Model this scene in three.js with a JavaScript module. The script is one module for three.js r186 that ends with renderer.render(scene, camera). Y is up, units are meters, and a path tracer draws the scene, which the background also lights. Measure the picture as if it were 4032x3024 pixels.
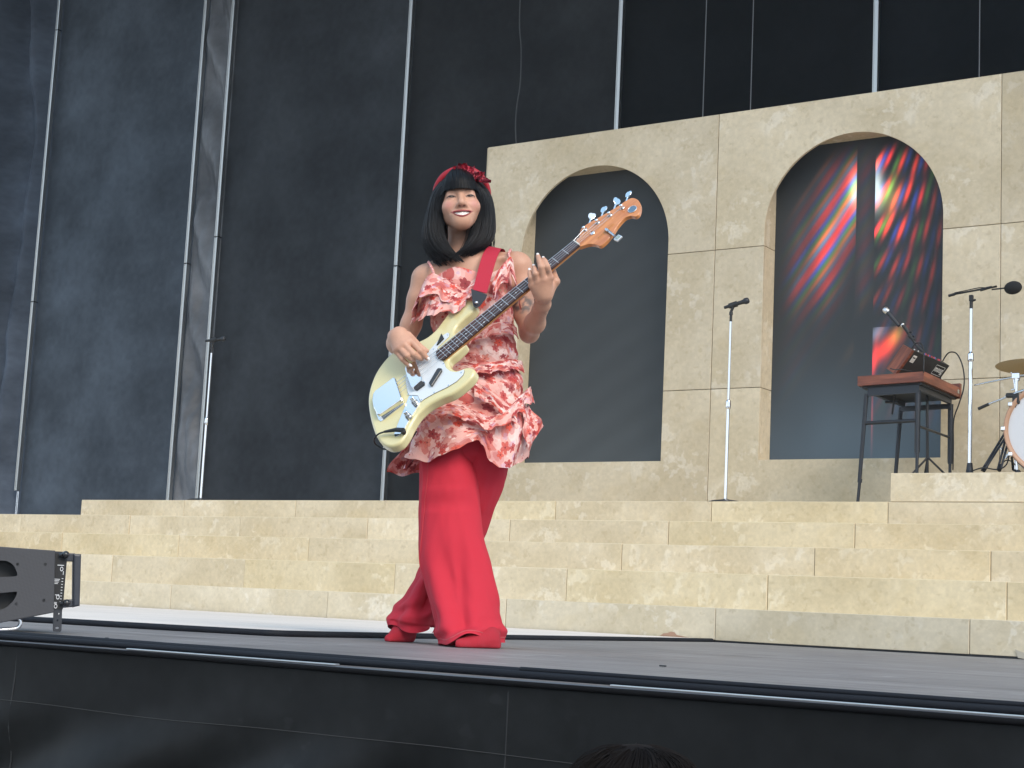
import * as THREE from 'three';
import { RoundedBoxGeometry } from 'three/addons/geometries/RoundedBoxGeometry.js';
import { mergeGeometries } from 'three/addons/utils/BufferGeometryUtils.js';

// ---------- camera, sky, sun, exposure ----------
const scene = new THREE.Scene();
const CAM = new THREE.Vector3(3.51298, 0.12865, 4.86405), FOCAL = 6456.74;
const camR = new THREE.Vector3(0.82892133, 0.04783714, -0.55731592), camU = new THREE.Vector3(0.03747002, 0.98934985, 0.14065158), camB = new THREE.Vector3(0.55810879, -0.13747174, 0.81830074);
const camera = new THREE.PerspectiveCamera(26.3594, 4 / 3, 0.05, 400);
camera.position.copy(CAM);
camera.quaternion.setFromRotationMatrix(new THREE.Matrix4().makeBasis(camR, camU, camB));
camera.updateMatrixWorld();
scene.add(camera);
const renderer = new THREE.WebGLRenderer({ antialias: true });
renderer.toneMapping = THREE.LinearToneMapping;
renderer.toneMappingExposure = 2.0;
renderer.shadowMap.enabled = true;
const sun = new THREE.DirectionalLight(0xfff3e4, 1.5);
sun.position.set(11.5, 11, 6);
sun.castShadow = true; sun.shadow.radius = 60;
Object.assign(sun.shadow.camera, { left: -22, right: 12, top: 16, bottom: -6, near: 0.5, far: 60 });
sun.shadow.mapSize.set(2048, 2048);
scene.add(sun, sun.target);
sun.target.position.set(0, 1, 0);
sun.name = 'sun';

// ---------- seeded noise ----------
function rng(seed) { let a = seed >>> 0; return () => { a = (a + 0x6D2B79F5) | 0; let t = Math.imul(a ^ (a >>> 15), 1 | a); t = (t + Math.imul(t ^ (t >>> 7), 61 | t)) ^ t; return ((t ^ (t >>> 14)) >>> 0) / 4294967296; }; }
const clamp = (x, a = 0, b = 1) => Math.min(b, Math.max(a, x)), lerp = (a, b, t) => a + (b - a) * t;
const sstep = (a, b, x) => { const t = clamp((x - a) / (b - a)); return t * t * (3 - 2 * t); };
const LAT = new Float32Array(65536); { const r = rng(7); for (let i = 0; i < 65536; i++) LAT[i] = r(); }
const lat = (x, y, s) => LAT[(((x * 73856093) ^ (y * 19349663) ^ (s * 83492791)) >>> 0) & 65535];
function vn(x, y, s = 0, px = 0, py = 0) {                       // value noise, wraps after px, py cells when given
  let xi = Math.floor(x), yi = Math.floor(y); const fx = x - xi, fy = y - yi, u = fx * fx * (3 - 2 * fx), v = fy * fy * (3 - 2 * fy);
  let x1 = xi + 1, y1 = yi + 1;
  if (px) { xi = ((xi % px) + px) % px; x1 = ((x1 % px) + px) % px; }
  if (py) { yi = ((yi % py) + py) % py; y1 = ((y1 % py) + py) % py; }
  return lerp(lerp(lat(xi, yi, s), lat(x1, yi, s), u), lerp(lat(xi, y1, s), lat(x1, y1, s), u), v);
}
function fbm(x, y, o, s = 0, px = 0, py = 0) { let a = 0, w = 0.5, t = 0; for (let i = 0; i < o; i++) { a += w * vn(x, y, s + i * 17, px, py); t += w; x *= 2; y *= 2; px *= 2; py *= 2; w *= 0.55; } return a / t; }
function n3(x, y, z, s = 0) { const zi = Math.floor(z), f = z - zi; return lerp(vn(x, y, s + zi * 31), vn(x, y, s + zi * 31 + 31), f * f * (3 - 2 * f)) * 2 - 1; }

// ---------- the sky: pale blue with thin broken cloud ----------
{
  const W = 1024, H = 512, d = new Float32Array(W * H * 4);
  for (let j = 0; j < H; j++) for (let i = 0; i < W; i++) {
    const el = ((j + 0.5) / H - 0.5) * Math.PI, az = (i / W) * Math.PI * 2, k = (j * W + i) * 4, up = Math.max(Math.sin(el), 0);
    const q = 1 / (up + 0.28), cx = Math.cos(az) * Math.cos(el) * q * 1.6, cy = Math.sin(az) * Math.cos(el) * q * 1.6;
    const n = fbm(cx * 1.7 + 20, cy * 1.7 + 31, 5, 3), c = sstep(0.46, 0.74, n) * 0.85 + 0.04, hz = Math.exp(-up * 4);
    const b = [lerp(0.22, 0.78, hz), lerp(0.40, 0.82, hz), lerp(0.60, 0.86, hz)];
    for (let m = 0; m < 3; m++) d[k + m] = el < 0 ? [0.16, 0.155, 0.14][m] : lerp(b[m], [0.80, 0.82, 0.84][m], c);
    d[k + 3] = 1;
  }
  const t = new THREE.DataTexture(d, W, H, THREE.RGBAFormat, THREE.FloatType);
  t.mapping = THREE.EquirectangularReflectionMapping; t.magFilter = t.minFilter = THREE.LinearFilter; t.wrapS = THREE.RepeatWrapping; t.needsUpdate = true;
  scene.background = t; scene.environment = t;
}
scene.fog = new THREE.FogExp2(new THREE.Color(0.80, 0.88, 1.0), 0.0009);

// ---------- textures ----------
function tex(w, h, fn, { srgb = true, rep = true } = {}) {           // fn(u, v, x, y) -> [r, g, b] 0..1 (display values when srgb)
  const d = new Uint8Array(w * h * 4);
  for (let y = 0; y < h; y++) for (let x = 0; x < w; x++) { const c = fn(x / w, y / h, x, y), k = (y * w + x) * 4; for (let m = 0; m < 3; m++) d[k + m] = clamp(c[m]) * 255 + 0.5; d[k + 3] = 255; }
  const t = new THREE.DataTexture(d, w, h); t.magFilter = THREE.LinearFilter; t.minFilter = THREE.LinearFilter;
  if (rep) t.wrapS = t.wrapT = THREE.RepeatWrapping; if (srgb) t.colorSpace = THREE.SRGBColorSpace; t.needsUpdate = true; return t;
}
function canvasTex(w, h, draw, srgb = true) { const c = document.createElement('canvas'); c.width = w; c.height = h; const g = c.getContext('2d'); draw(g, w, h); const t = new THREE.CanvasTexture(c); if (srgb) t.colorSpace = THREE.SRGBColorSpace; t.wrapS = t.wrapT = THREE.RepeatWrapping; return t; }
const mix3 = (a, b, t) => [lerp(a[0], b[0], t), lerp(a[1], b[1], t), lerp(a[2], b[2], t)];
const C8 = (r, g, b) => [r / 255, g / 255, b / 255];
const std = (o) => new THREE.MeshStandardMaterial({ side: THREE.DoubleSide, ...o });
const phys = (o) => new THREE.MeshPhysicalMaterial({ side: THREE.DoubleSide, ...o });
const lin = (r, g, b) => new THREE.Color().setRGB(r, g, b);
const scaled = (t, x, y = x) => { const c = t.clone(); c.repeat.set(x, y); c.needsUpdate = true; return c; };

// travertine print of the set walls and steps; one tile is 2 m wide
function stone(seed) {
  return tex(1024, 1024, (u, v) => {
    const a = fbm(u * 4, v * 4, 6, seed, 4, 4), b = fbm(u * 10, v * 10, 4, seed + 50, 10, 10), f = fbm(u * 64, v * 64, 3, seed + 90, 64, 64);
    let c = mix3(C8(197, 185, 157), C8(211, 200, 174), sstep(0.3, 0.7, a));
    c = mix3(c, C8(194, 178, 142), sstep(0.55, 0.8, b) * 0.28);
    const p = fbm(u * 26 + a * 2, v * 26 + b * 2, 4, seed + 120, 26, 26);
    c = mix3(c, C8(223, 216, 198), sstep(0.54, 0.68, p) * sstep(0.42, 0.7, fbm(u * 5, v * 5, 3, seed + 9, 5, 5)) * 0.62);
    c = mix3(c, C8(166, 150, 118), sstep(0.66, 0.8, fbm(u * 40, v * 40, 3, seed + 33, 40, 40)) * 0.22);
    const g = (0.97 + (f - 0.5) * 0.09) * (0.96 + 0.08 * fbm(u * 2, v * 2, 2, seed + 5, 2, 2)); return [c[0] * g, c[1] * g, c[2] * g];
  });
}
const stoneA = stone(11), stoneB = stone(222);
const stoneMat = (t, r, g, b) => std({ map: t, color: lin(r, g, b), roughness: 0.82, bumpMap: t, bumpScale: 0.0006 });
const wallStones = [stoneMat(stoneA, 0.96, 0.925, 0.92), stoneMat(stoneB, 0.98, 0.945, 0.935)];
const stepStones = [stoneMat(stoneA, 1.10, 1.06, 1.04), stoneMat(stoneB, 1.05, 1.01, 0.99), stoneMat(stoneA, 1.13, 1.08, 1.0), stoneMat(stoneB, 1.09, 1.06, 1.06), stoneMat(stoneB, 1.02, 0.96, 0.88)];
const greyStones = [stoneMat(stoneB, 1.02, 1.01, 1.03), stoneMat(stoneA, 0.97, 0.965, 0.98)];
const deckTex = tex(1024, 1024, (u, v) => {
  const s = fbm(u * 6, v * 150, 3, 41, 6, 150), l = fbm(u * 5, v * 5, 4, 77, 5, 5), f = vn(u * 300, v * 300, 5, 300, 300);
  const g = 0.42 + (s - 0.5) * 0.24 + (l - 0.5) * 0.12 + (f - 0.5) * 0.035; const w = sstep(0.80, 0.86, vn(u * 14, v * 210, 9, 14, 210)) * sstep(0.72, 0.9, vn(u * 9, v * 9, 13, 9, 9)) * 0.3;
  return [g + w + 0.006, g + w, g + w];
});
const deckMat = std({ map: deckTex, roughness: 0.5, bumpMap: deckTex, bumpScale: 0.0008, color: lin(1.3, 1.28, 1.3) });
const whiteFloorTex = tex(512, 512, (u, v) => { const s = fbm(u * 5, v * 70, 3, 8, 5, 70), l = fbm(u * 4, v * 4, 4, 5, 4, 4), g = 0.90 + (s - 0.5) * 0.07 + (l - 0.5) * 0.09; return [g, g * 0.985, g * 0.975]; });
const whiteFloorMat = std({ map: whiteFloorTex, color: lin(1, 0.95, 0.90), roughness: 0.5 });
const vinylTex = tex(1024, 1024, (u, v) => {                         // dusty black PVC sheet with scuffs
  const d = fbm(u * 5, v * 5, 5, 61, 5, 5), f = fbm(u * 50, v * 50, 3, 72, 50, 50), m = sstep(0.70, 0.8, fbm(u * 26, v * 40, 3, 35, 26, 40)) * sstep(0.55, 0.7, fbm(u * 3, v * 3, 2, 99, 3, 3));
  const g = 0.105 + (d - 0.5) * 0.08 + (f - 0.5) * 0.04 + m * 0.035; return [g * 0.97, g, g * 1.03];
});
const weave = tex(256, 256, (u, v, x, y) => { const g = 0.5 + 0.25 * Math.sin((x + y) * Math.PI / 4) * Math.cos((x - y) * Math.PI / 8) + 0.2 * (vn(u * 80, v * 80, 3, 80, 80) - 0.5); return [g, g, g]; }, { srgb: false });
const woodTex = tex(512, 512, (u, v) => { const w = fbm(u * 3, v * 26, 4, 15, 3, 26), g = fbm(u * 12, v * 160, 2, 71, 12, 160); return mix3(C8(104, 56, 40), C8(150, 86, 62), clamp((w - 0.3) * 1.8 + (g - 0.5) * 0.4)); });
const rosewoodTex = tex(512, 128, (u, v) => { const w = fbm(u * 8, v * 30, 3, 25, 8, 30); return mix3(C8(48, 30, 28), C8(92, 64, 58), clamp((w - 0.25) * 1.6)); });

const M = {
  chrome: std({ color: lin(0.80, 0.81, 0.83), metalness: 1, roughness: 0.06 }),
  steel: std({ color: lin(0.62, 0.64, 0.67), metalness: 1, roughness: 0.24 }),
  alu: std({ color: lin(0.72, 0.72, 0.72), metalness: 1, roughness: 0.34 }),
  dullAlu: std({ color: lin(0.20, 0.20, 0.21), metalness: 1, roughness: 0.6 }),
  poleAlu: std({ color: lin(0.56, 0.56, 0.54), metalness: 1, roughness: 0.4 }),
  black: std({ color: lin(0.014, 0.015, 0.017), roughness: 0.55 }),
  blackGloss: phys({ color: lin(0.010, 0.010, 0.011), roughness: 0.25, clearcoat: 0.4 }),
  blackMetal: std({ color: lin(0.030, 0.034, 0.042), roughness: 0.45, metalness: 0.3 }),
  rubber: phys({ color: lin(0.011, 0.013, 0.018), roughness: 0.7, specularIntensity: 0.4 }),
  wood: std({ map: woodTex, roughness: 0.45 }),
  white: std({ color: lin(0.78, 0.78, 0.77), roughness: 0.5 }),
  red: std({ color: lin(0.50, 0.018, 0.032), roughness: 0.75 }),
};

// ---------- helpers ----------
const V = (x, y, z) => new THREE.Vector3(x, y, z);
const used = {};
function numbered(n) { used[n] = (used[n] || 0) + 1; return used[n] === 1 ? n : n + '_' + String(used[n] - 1).padStart(3, '0'); }
function tag(o, label, category, group) { o.userData.label = label; o.userData.category = category; if (group) o.userData.group = group; return o; }
function thing(name, label, category, pos = [0, 0, 0], turn = 0, group) { const o = new THREE.Group(); o.name = numbered(name); o.position.set(...pos); o.rotation.y = turn; scene.add(o); return tag(o, label, category, group); }
function struct(o) { o.userData.kind = 'structure'; return o; }
function part(name, geo, mat, parent = scene) {
  const g = Array.isArray(geo) ? merge(geo) : geo, m = new THREE.Mesh(g, mat);
  m.name = parent === scene ? numbered(name) : name; m.castShadow = m.receiveShadow = true; parent.add(m); return m;
}
function merge(list) { return mergeGeometries(list.map((g) => { let q = g.index ? g.toNonIndexed() : g; if (!q.attributes.uv) q.setAttribute('uv', new THREE.BufferAttribute(new Float32Array(q.attributes.position.count * 2), 2)); for (const k of Object.keys(q.attributes)) if (!['position', 'normal', 'uv'].includes(k)) q.deleteAttribute(k); return q; })); }
function uvBox(g, s = 1, ou = 0, ov = 0) {                            // planar uv in metres / s, by the main direction of each face
  g = g.index ? g.toNonIndexed() : g; if (!g.attributes.normal) g.computeVertexNormals();
  const p = g.attributes.position, n = g.attributes.normal, uv = new Float32Array(p.count * 2);
  for (let i = 0; i < p.count; i++) { const ax = Math.abs(n.getX(i)), ay = Math.abs(n.getY(i)), az = Math.abs(n.getZ(i)); let u, v; if (ay >= ax && ay >= az) { u = p.getX(i); v = p.getZ(i); } else if (ax >= az) { u = p.getZ(i); v = p.getY(i); } else { u = p.getX(i); v = p.getY(i); } uv[2 * i] = u / s + ou; uv[2 * i + 1] = v / s + ov; }
  g.setAttribute('uv', new THREE.BufferAttribute(uv, 2)); return g;
}
const box = (w, h, d, x = 0, y = 0, z = 0) => new THREE.BoxGeometry(w, h, d).translate(x, y, z);
const rbox = (w, h, d, r, x = 0, y = 0, z = 0, seg = 2) => new RoundedBoxGeometry(w, h, d, seg, r).translate(x, y, z);
function rod(a, b, r, r2 = r, seg = 12) { const d = b.clone().sub(a), g = new THREE.CylinderGeometry(r2, r, d.length(), seg); g.applyQuaternion(new THREE.Quaternion().setFromUnitVectors(V(0, 1, 0), d.clone().normalize())); return g.translate((a.x + b.x) / 2, (a.y + b.y) / 2, (a.z + b.z) / 2); }
const tube = (pts, r, n = 40, seg = 8, closed = false) => new THREE.TubeGeometry(new THREE.CatmullRomCurve3(pts, closed), n, r, seg, closed);
function grid(nu, nv, fn, closeU = false) {                          // fn(u, v) -> {p: Vector3, uv}
  const P = [], U = [], I = [];
  for (let j = 0; j <= nv; j++) for (let i = 0; i <= nu; i++) { const r = fn(i / nu, j / nv); P.push(r.p.x, r.p.y, r.p.z); U.push(r.uv[0], r.uv[1]); }
  for (let j = 0; j < nv; j++) for (let i = 0; i < nu; i++) { const a = j * (nu + 1) + i, b = a + 1, c = a + nu + 1, d = c + 1; I.push(a, b, d, a, d, c); }
  const g = new THREE.BufferGeometry(); g.setAttribute('position', new THREE.Float32BufferAttribute(P, 3)); g.setAttribute('uv', new THREE.Float32BufferAttribute(U, 2)); g.setIndex(I); g.computeVertexNormals();
  if (closeU) { const n = g.attributes.normal; for (let j = 0; j <= nv; j++) { const a = j * (nu + 1), b = a + nu, x = n.getX(a) + n.getX(b), y = n.getY(a) + n.getY(b), z = n.getZ(a) + n.getZ(b), l = Math.hypot(x, y, z) || 1; n.setXYZ(a, x / l, y / l, z / l); n.setXYZ(b, x / l, y / l, z / l); } }
  return g;
}
// survey helpers: where the sight line through a pixel of the 4032 x 3024 survey photograph meets a plane of the stage
function sight(px, py) { return V(0, 0, 0).addScaledVector(camR, px - 2016).addScaledVector(camU, 1512 - py).addScaledVector(camB, -FOCAL).normalize(); }
const onZ = (px, py, z) => { const d = sight(px, py); return CAM.clone().addScaledVector(d, (z - CAM.z) / d.z); };
const onY = (px, py, y) => { const d = sight(px, py); return CAM.clone().addScaledVector(d, (y - CAM.y) / d.y); };
// the musician's own frame: x to her left, y up, z the way she faces
const FACE = Math.atan2(CAM.x, CAM.z), SN = Math.sin(FACE), CS = Math.cos(FACE), REACH = Math.hypot(CAM.x, CAM.z);
function at(px, py, dz = 0) { const d = sight(px, py), lx = d.x * CS - d.z * SN, lz = d.x * SN + d.z * CS, t = (dz - REACH) / lz; return V(lx * t, CAM.y + d.y * t, REACH + lz * t); }

// ---------- ground, stage, added roof ----------
const TOPS = [0.219, 0.4557, 0.6657, 0.8688, 1.0585], FRONTS = [-4.6, -5.1, -5.6, -6.1, -6.6];
const EDGE = 2.2;
struct(part('ground', uvBox(box(400, 0.2, 400, 0, -1.65, 0), 3), std({ color: lin(0.10, 0.10, 0.085), roughness: 0.95 })));
{
  const o = struct(thing('stage_floor', 'dark grey scuffed stage floor of wide boards', 'floor')); delete o.userData.category;
  const R = rng(3), zs = [EDGE - 0.05, 0.9, -1.02, -3.0, -4.62, -13.5];
  for (let k = 0; k < 5; k++) {
    const d = zs[k] - zs[k + 1] - 0.006;
    const cuts = k === 4 ? [-20, 6] : [-14, -9.5, -4.6 + R() * 0.6, 0.2 + R() * 1.2, 4, 8];
    for (let i = 0; i + 1 < cuts.length; i++) { const w = cuts[i + 1] - cuts[i] - 0.004; part('floor_board', uvBox(box(w, 0.05, d, (cuts[i] + cuts[i + 1]) / 2, -0.025, (zs[k] + zs[k + 1]) / 2), 2.2, R(), R()), deckMat, o); }
  }
  part('floor_frame', box(28, 0.05, 15.6, -6, -0.085, -5.7), M.black, o);
}
{ // pale floor laid over the boards behind the musician, with a black trim
  const o = struct(thing('white_floor', 'white glossy floor sheet laid on the dark stage', 'floor')); delete o.userData.category;
  const c = [[-9.5, 0.62], [-1.7, 0.62], [-0.60, 0.405], [-0.53, 0.37], [-0.515, 0.27], [-0.62, -0.5], [-1.12, -3.4], [-1.3, -4.58], [-9.5, -4.58]];
  const path = new THREE.CatmullRomCurve3(c.slice(0, 8).map(([x, z]) => V(x, 0, z)), false, 'centripetal').getPoints(240);
  const s = new THREE.Shape([...path.map((p) => new THREE.Vector2(p.x, -p.z)), new THREE.Vector2(-9.5, 4.58)]);
  const g = new THREE.ExtrudeGeometry(s, { depth: 0.016, bevelEnabled: false }).rotateX(-Math.PI / 2).translate(0, 0.003, 0);
  part('sheet', uvBox(g, 2), whiteFloorMat, o);
  part('edge_trim', new THREE.TubeGeometry(new THREE.CatmullRomCurve3(path.filter((_, i) => i % 3 === 0).map((p) => V(p.x, 0.011, p.z))), 260, 0.012, 8, false), M.rubber, o);
}
{ // unseen roof, added to shade the backdrop and wall at the rear
  const o = struct(thing('added_shade_roof', 'unseen dark roof added to shade the rear of the stage', 'roof')); delete o.userData.category;
  part('added_roof_sheet', box(34, 0.25, 9, -6, 12.8, -9.3), std({ color: lin(0.05, 0.05, 0.055), roughness: 0.9 }), o);
  part('added_roof_edge', box(34, 0.7, 0.3, -6, 12.4, -4.65), M.blackMetal, o);
}
{ // black sheet hung down the stage front
  const o = thing('stage_skirt', 'black dusty vinyl skirt hung down the front of the stage', 'stage skirt');
  const m = phys({ map: vinylTex, roughness: 0.5, color: lin(0.95, 0.95, 0.95), specularIntensity: 0.35 });
  const cuts = [-6.5, -3.2, -1.4, 0.305, 1.73, 3.2, 5.2];
  for (let i = 0; i + 1 < cuts.length; i++) {
    const x0 = cuts[i], x1 = cuts[i + 1];
    const f = (x, y) => { const a = 1.6 * fbm(x * 1.5 + y * 1.4, y * 0.9 - x * 0.6, 4, 5) - 0.5, q = x * 2.1 - y * 3.4; return 0.05 * a * sstep(0.06, 0.4, -y) + 0.042 * Math.sin(q * 5.6 + 4 * fbm(x, y, 2, 8)) * sstep(0.1, 0.35, -y) * sstep(0.30, 0.55, fbm(x * 0.8, y * 0.8, 2, 31)) + 0.004 * (fbm(x * 9, y * 6, 3, 77) - 0.5); };
    part('skirt_panel', grid(90, 70, (u, v) => { const x = lerp(x0, x1, u), y = -0.003 - v * 1.5; return { p: V(x, y, EDGE + 0.012 + f(x, y) + 0.005 * Math.exp(-Math.pow((y + 0.010) / 0.010, 2))), uv: [x / 1.7, y / 1.7] }; }), m, o);
    part('side_seam', tube(Array.from({ length: 24 }, (_, k) => V(x0, -0.01 - k * 0.064, EDGE + 0.0115 + f(x0, -0.01 - k * 0.064))), 0.0016, 60, 5), M.black, o);
    part('hem_seam', tube(Array.from({ length: 31 }, (_, k) => k / 30).map((u) => { const x = lerp(x0, x1, u), y = -0.135 - 0.014 * fbm(x * 1.3, 2, 2, 3); return V(x, y, EDGE + 0.0128 + f(x, y)); }), 0.0010, 90, 5), std({ color: lin(0.032, 0.032, 0.032), roughness: 0.9 }), o);
  }
  part('top_hem', tube(Array.from({ length: 14 }, (_, i) => V(-6.5 + i * 0.9, -0.006 - 0.0015 * (i % 2), EDGE + 0.014)), 0.006, 120, 8), phys({ color: lin(0.008, 0.008, 0.009), roughness: 0.9, specularIntensity: 0.15 }), o);
}
{
  const o = thing('edge_rail', 'thin bare aluminium rail along the front stage edge', 'rail');
  part('rail', [rbox(12, 0.010, 0.014, 0.003, -0.2, -0.0045, EDGE - 0.001)], M.dullAlu, o);
  part('bright_edge_strip', [rbox(0.62, 0.003, 0.016, 0.001, 0.98, 0.003, EDGE - 0.002), rbox(1.6, 0.003, 0.010, 0.001, 2.75, 0.003, EDGE - 0.001)], M.alu, o);  // brighter metal strips along two stretches of the rail
}
// cables lying along the edge
function cable(name, pts, r, label, mat = M.rubber, group) { return tag(part(name, tube(pts, r, 140, 10), mat), label, 'cable', group); }
{
  const R = rng(12), a = [], b = [], c = [];
  for (let x = -6; x <= 5; x += 0.55) { const n = R() * 0.02; a.push(V(x, 0.010, 2.085 + n - 0.03 * sstep(0.6, -0.6, x) + 0.012 * Math.sin(x * 2))); b.push(V(x, 0.0075, 2.125 + n * 0.6 + 0.015 * Math.sin(x * 1.3 + 1))); c.push(V(x, 0.0175, 2.105 + n * 0.5 + 0.015 * Math.sin(x * 1.1))); }
  cable('stage_cable', a, 0.010, 'thick black sleeved cable along the stage edge, farther from the skirt');
  cable('stage_cable', b, 0.0075, 'black cable along the stage edge, beside the aluminium rail');
  cable('stage_cable', c.filter((p) => p.x > 1.4), 0.005, 'black cable lying on top of the edge cables at lower right');
}

// ---------- stone steps ----------
{
  const o = thing('stone_steps', 'wide cream stone steps of long blocks behind the musician', 'steps');
  const seams = [[-10.5, -8.0, -6.15, -4.51, -2.9, -1.29, 0.35, 2.1, 3.4], [-11, -9.2, -7.4, -5.84, -4.28, -2.73, -1.17, 0.41, 2, 3.4], [-11, -9.9, -8.65, -7.12, -5.6, -4.09, -2.58, -1.06, 0.15, 1.7, 3.4], [-12, -9.87, -8.3, -6.87, -5.39, -3.92, -2.47, -0.98, 0.6, 2, 3.4], [-9.57, -8.1, -6.66, -5.22, -3.81, -2.37, -0.93, 0.7, 2.2, 3.4]];
  const R = rng(91);
  seams.forEach((xs, k) => {
    const y0 = k ? TOPS[k - 1] - 0.06 : 0.014, y1 = TOPS[k] - 0.002, back = k < 4 ? FRONTS[k + 1] - 0.05 : -8.35, tones = k ? stepStones : greyStones;
    for (let i = 0; i + 1 < xs.length; i++) {
      const g = 0.0025 + R() * 0.002, w = xs[i + 1] - xs[i] - g, dz = (R() - 0.5) * 0.006, z = FRONTS[k] + dz;
      part('stone_block', uvBox(rbox(w, y1 - y0, z - back, 0.004, (xs[i] + xs[i + 1]) / 2, (y0 + y1) / 2 - R() * 0.003, (z + back) / 2, 1), 1.5, R(), R()), tones[Math.floor(R() * tones.length)], o);
    }
  });
  const flake = (pts, col, nm) => { const q = pts.map(([x, y]) => onZ(x, y, FRONTS[0] + 0.006)), s = new THREE.Shape(q.map((p) => new THREE.Vector2(p.x, p.y))); part(nm, new THREE.ExtrudeGeometry(s, { depth: 0.002, bevelEnabled: false }).translate(0, 0, FRONTS[0] + 0.0045), std({ color: col, roughness: 0.9 }), o); };
  flake([[2598, 2503], [2612, 2494], [2630, 2492], [2640, 2487], [2655, 2489], [2664, 2500], [2700, 2508], [2720, 2512], [2690, 2513], [2640, 2508]], lin(0.36, 0.22, 0.15), 'worn_patch');
  flake([[3995, 2556], [4010, 2562], [4060, 2580], [4060, 2600], [4008, 2590], [4004, 2572]], lin(0.42, 0.38, 0.31), 'chipped_corner');
  part('base_gap_strip', box(14.5, 0.015, 3, -3.7, 0.0085, FRONTS[0] - 1.508), M.black, o);  // black strip filling the gap below the lowest blocks
}
{ // drum riser
  const o = thing('drum_riser', 'low cream stone riser under the drums at the right edge', 'riser');
  const R = rng(5), x0 = onZ(3505, 1920, -6.66).x, top = 1.272;
  for (const [a, b] of [[x0, 1.4], [1.4, 3.4]]) part('stone_block', uvBox(rbox(b - a - 0.004, top - 1.062, 1.3, 0.004, (a + b) / 2, (top + 1.062) / 2, -7.31, 1), 1.5, R(), R()), stepStones[3], o);
}

// ---------- the arched wall ----------
const WZ = -8.1, WT = 4.715, J1 = 3.447, J2 = 2.179, SILL = 1.54, AW = 0.813, ACY = 4.378 - AW, MOD = 2.592, AX = [-4.48, -1.888, 0.704], PT = 0.03, DEEP = 0.2;
{
  const o = thing('arched_wall', 'cream stone stage wall of large panels with round arches', 'wall');
  const R = rng(44), slab = (shape, i) => uvBox(new THREE.ExtrudeGeometry(shape, { depth: PT - 0.006, bevelEnabled: true, bevelSize: 0.002, bevelThickness: 0.002, bevelOffset: -0.002, bevelSegments: 1, curveSegments: 48 }).translate(0, 0, WZ - PT + 0.003), 1.9, R(), R());
  const rect = (a, b, y0, y1) => { const s = new THREE.Shape(); s.moveTo(a, y0); s.lineTo(b, y0); s.lineTo(b, y1); s.lineTo(a, y1); s.closePath(); return s; };
  const G = 0.003;
  AX.forEach((cx, m) => {
    const a = m === 0 ? -5.753 : cx - MOD / 2 + G, b = cx + MOD / 2 - G, w = wallStones[m % 2];
    let s = new THREE.Shape(); s.moveTo(a, J1 + G); s.lineTo(cx - AW, J1 + G); s.lineTo(cx - AW, ACY); s.absarc(cx, ACY, AW, Math.PI, 0, true); s.lineTo(cx + AW, J1 + G); s.lineTo(b, J1 + G); s.lineTo(b, WT); s.lineTo(a, WT); s.closePath();
    part('arch_panel', slab(s), w, o);
    part('pier_panel', slab(rect(a, cx - AW, J2 + G, J1 - G)), wallStones[(m + 1) % 2], o);
    part('pier_panel', slab(rect(cx + AW, b, J2 + G, J1 - G)), w, o);
    s = new THREE.Shape(); s.moveTo(a, 1.06); s.lineTo(b, 1.06); s.lineTo(b, J2 - G); s.lineTo(cx + AW, J2 - G); s.lineTo(cx + AW, SILL); s.lineTo(cx - AW, SILL); s.lineTo(cx - AW, J2 - G); s.lineTo(a, J2 - G); s.closePath();
    part('base_panel', slab(s), w, o);
    for (const sx of [-1, 1]) { const x = cx + sx * (AW + 0.012), z = WZ - PT - DEEP / 2; for (const [y0, y1] of [[SILL, J2 - G], [J2 + G, J1 - G], [J1 + G, ACY + AW + 0.03]]) part('reveal_panel', uvBox(box(0.022, y1 - y0, DEEP, x, (y0 + y1) / 2, z), 1.9, R(), R()), w, o); }
    part('soffit_panel', uvBox(box(2 * AW, 0.022, DEEP, cx, ACY + AW + 0.012, WZ - PT - DEEP / 2), 1.9, R(), R()), w, o);
    part('sill_panel', uvBox(box(2 * AW, 0.022, DEEP, cx, SILL - 0.0135, WZ - PT - DEEP / 2), 1.9, R(), R()), w, o);
  });
  part('end_return', uvBox(box(0.022, WT - 1.06, 0.5, -5.766, (WT + 1.06) / 2, WZ - 0.27), 1.9, 0.3, 0.1), wallStones[0], o);
  part('back_frame', [box(0.05, WT - 1.2, 0.06, -5.6, (WT + 1.06) / 2, WZ - 0.3), box(7.6, 0.06, 0.06, -1.9, WT - 0.1, WZ - 0.3), box(0.05, 3.4, 0.06, -3.18, 2.8, WZ - 0.3), box(0.05, 3.4, 0.06, -0.59, 2.8, WZ - 0.3)], M.blackMetal, o);
}
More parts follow.
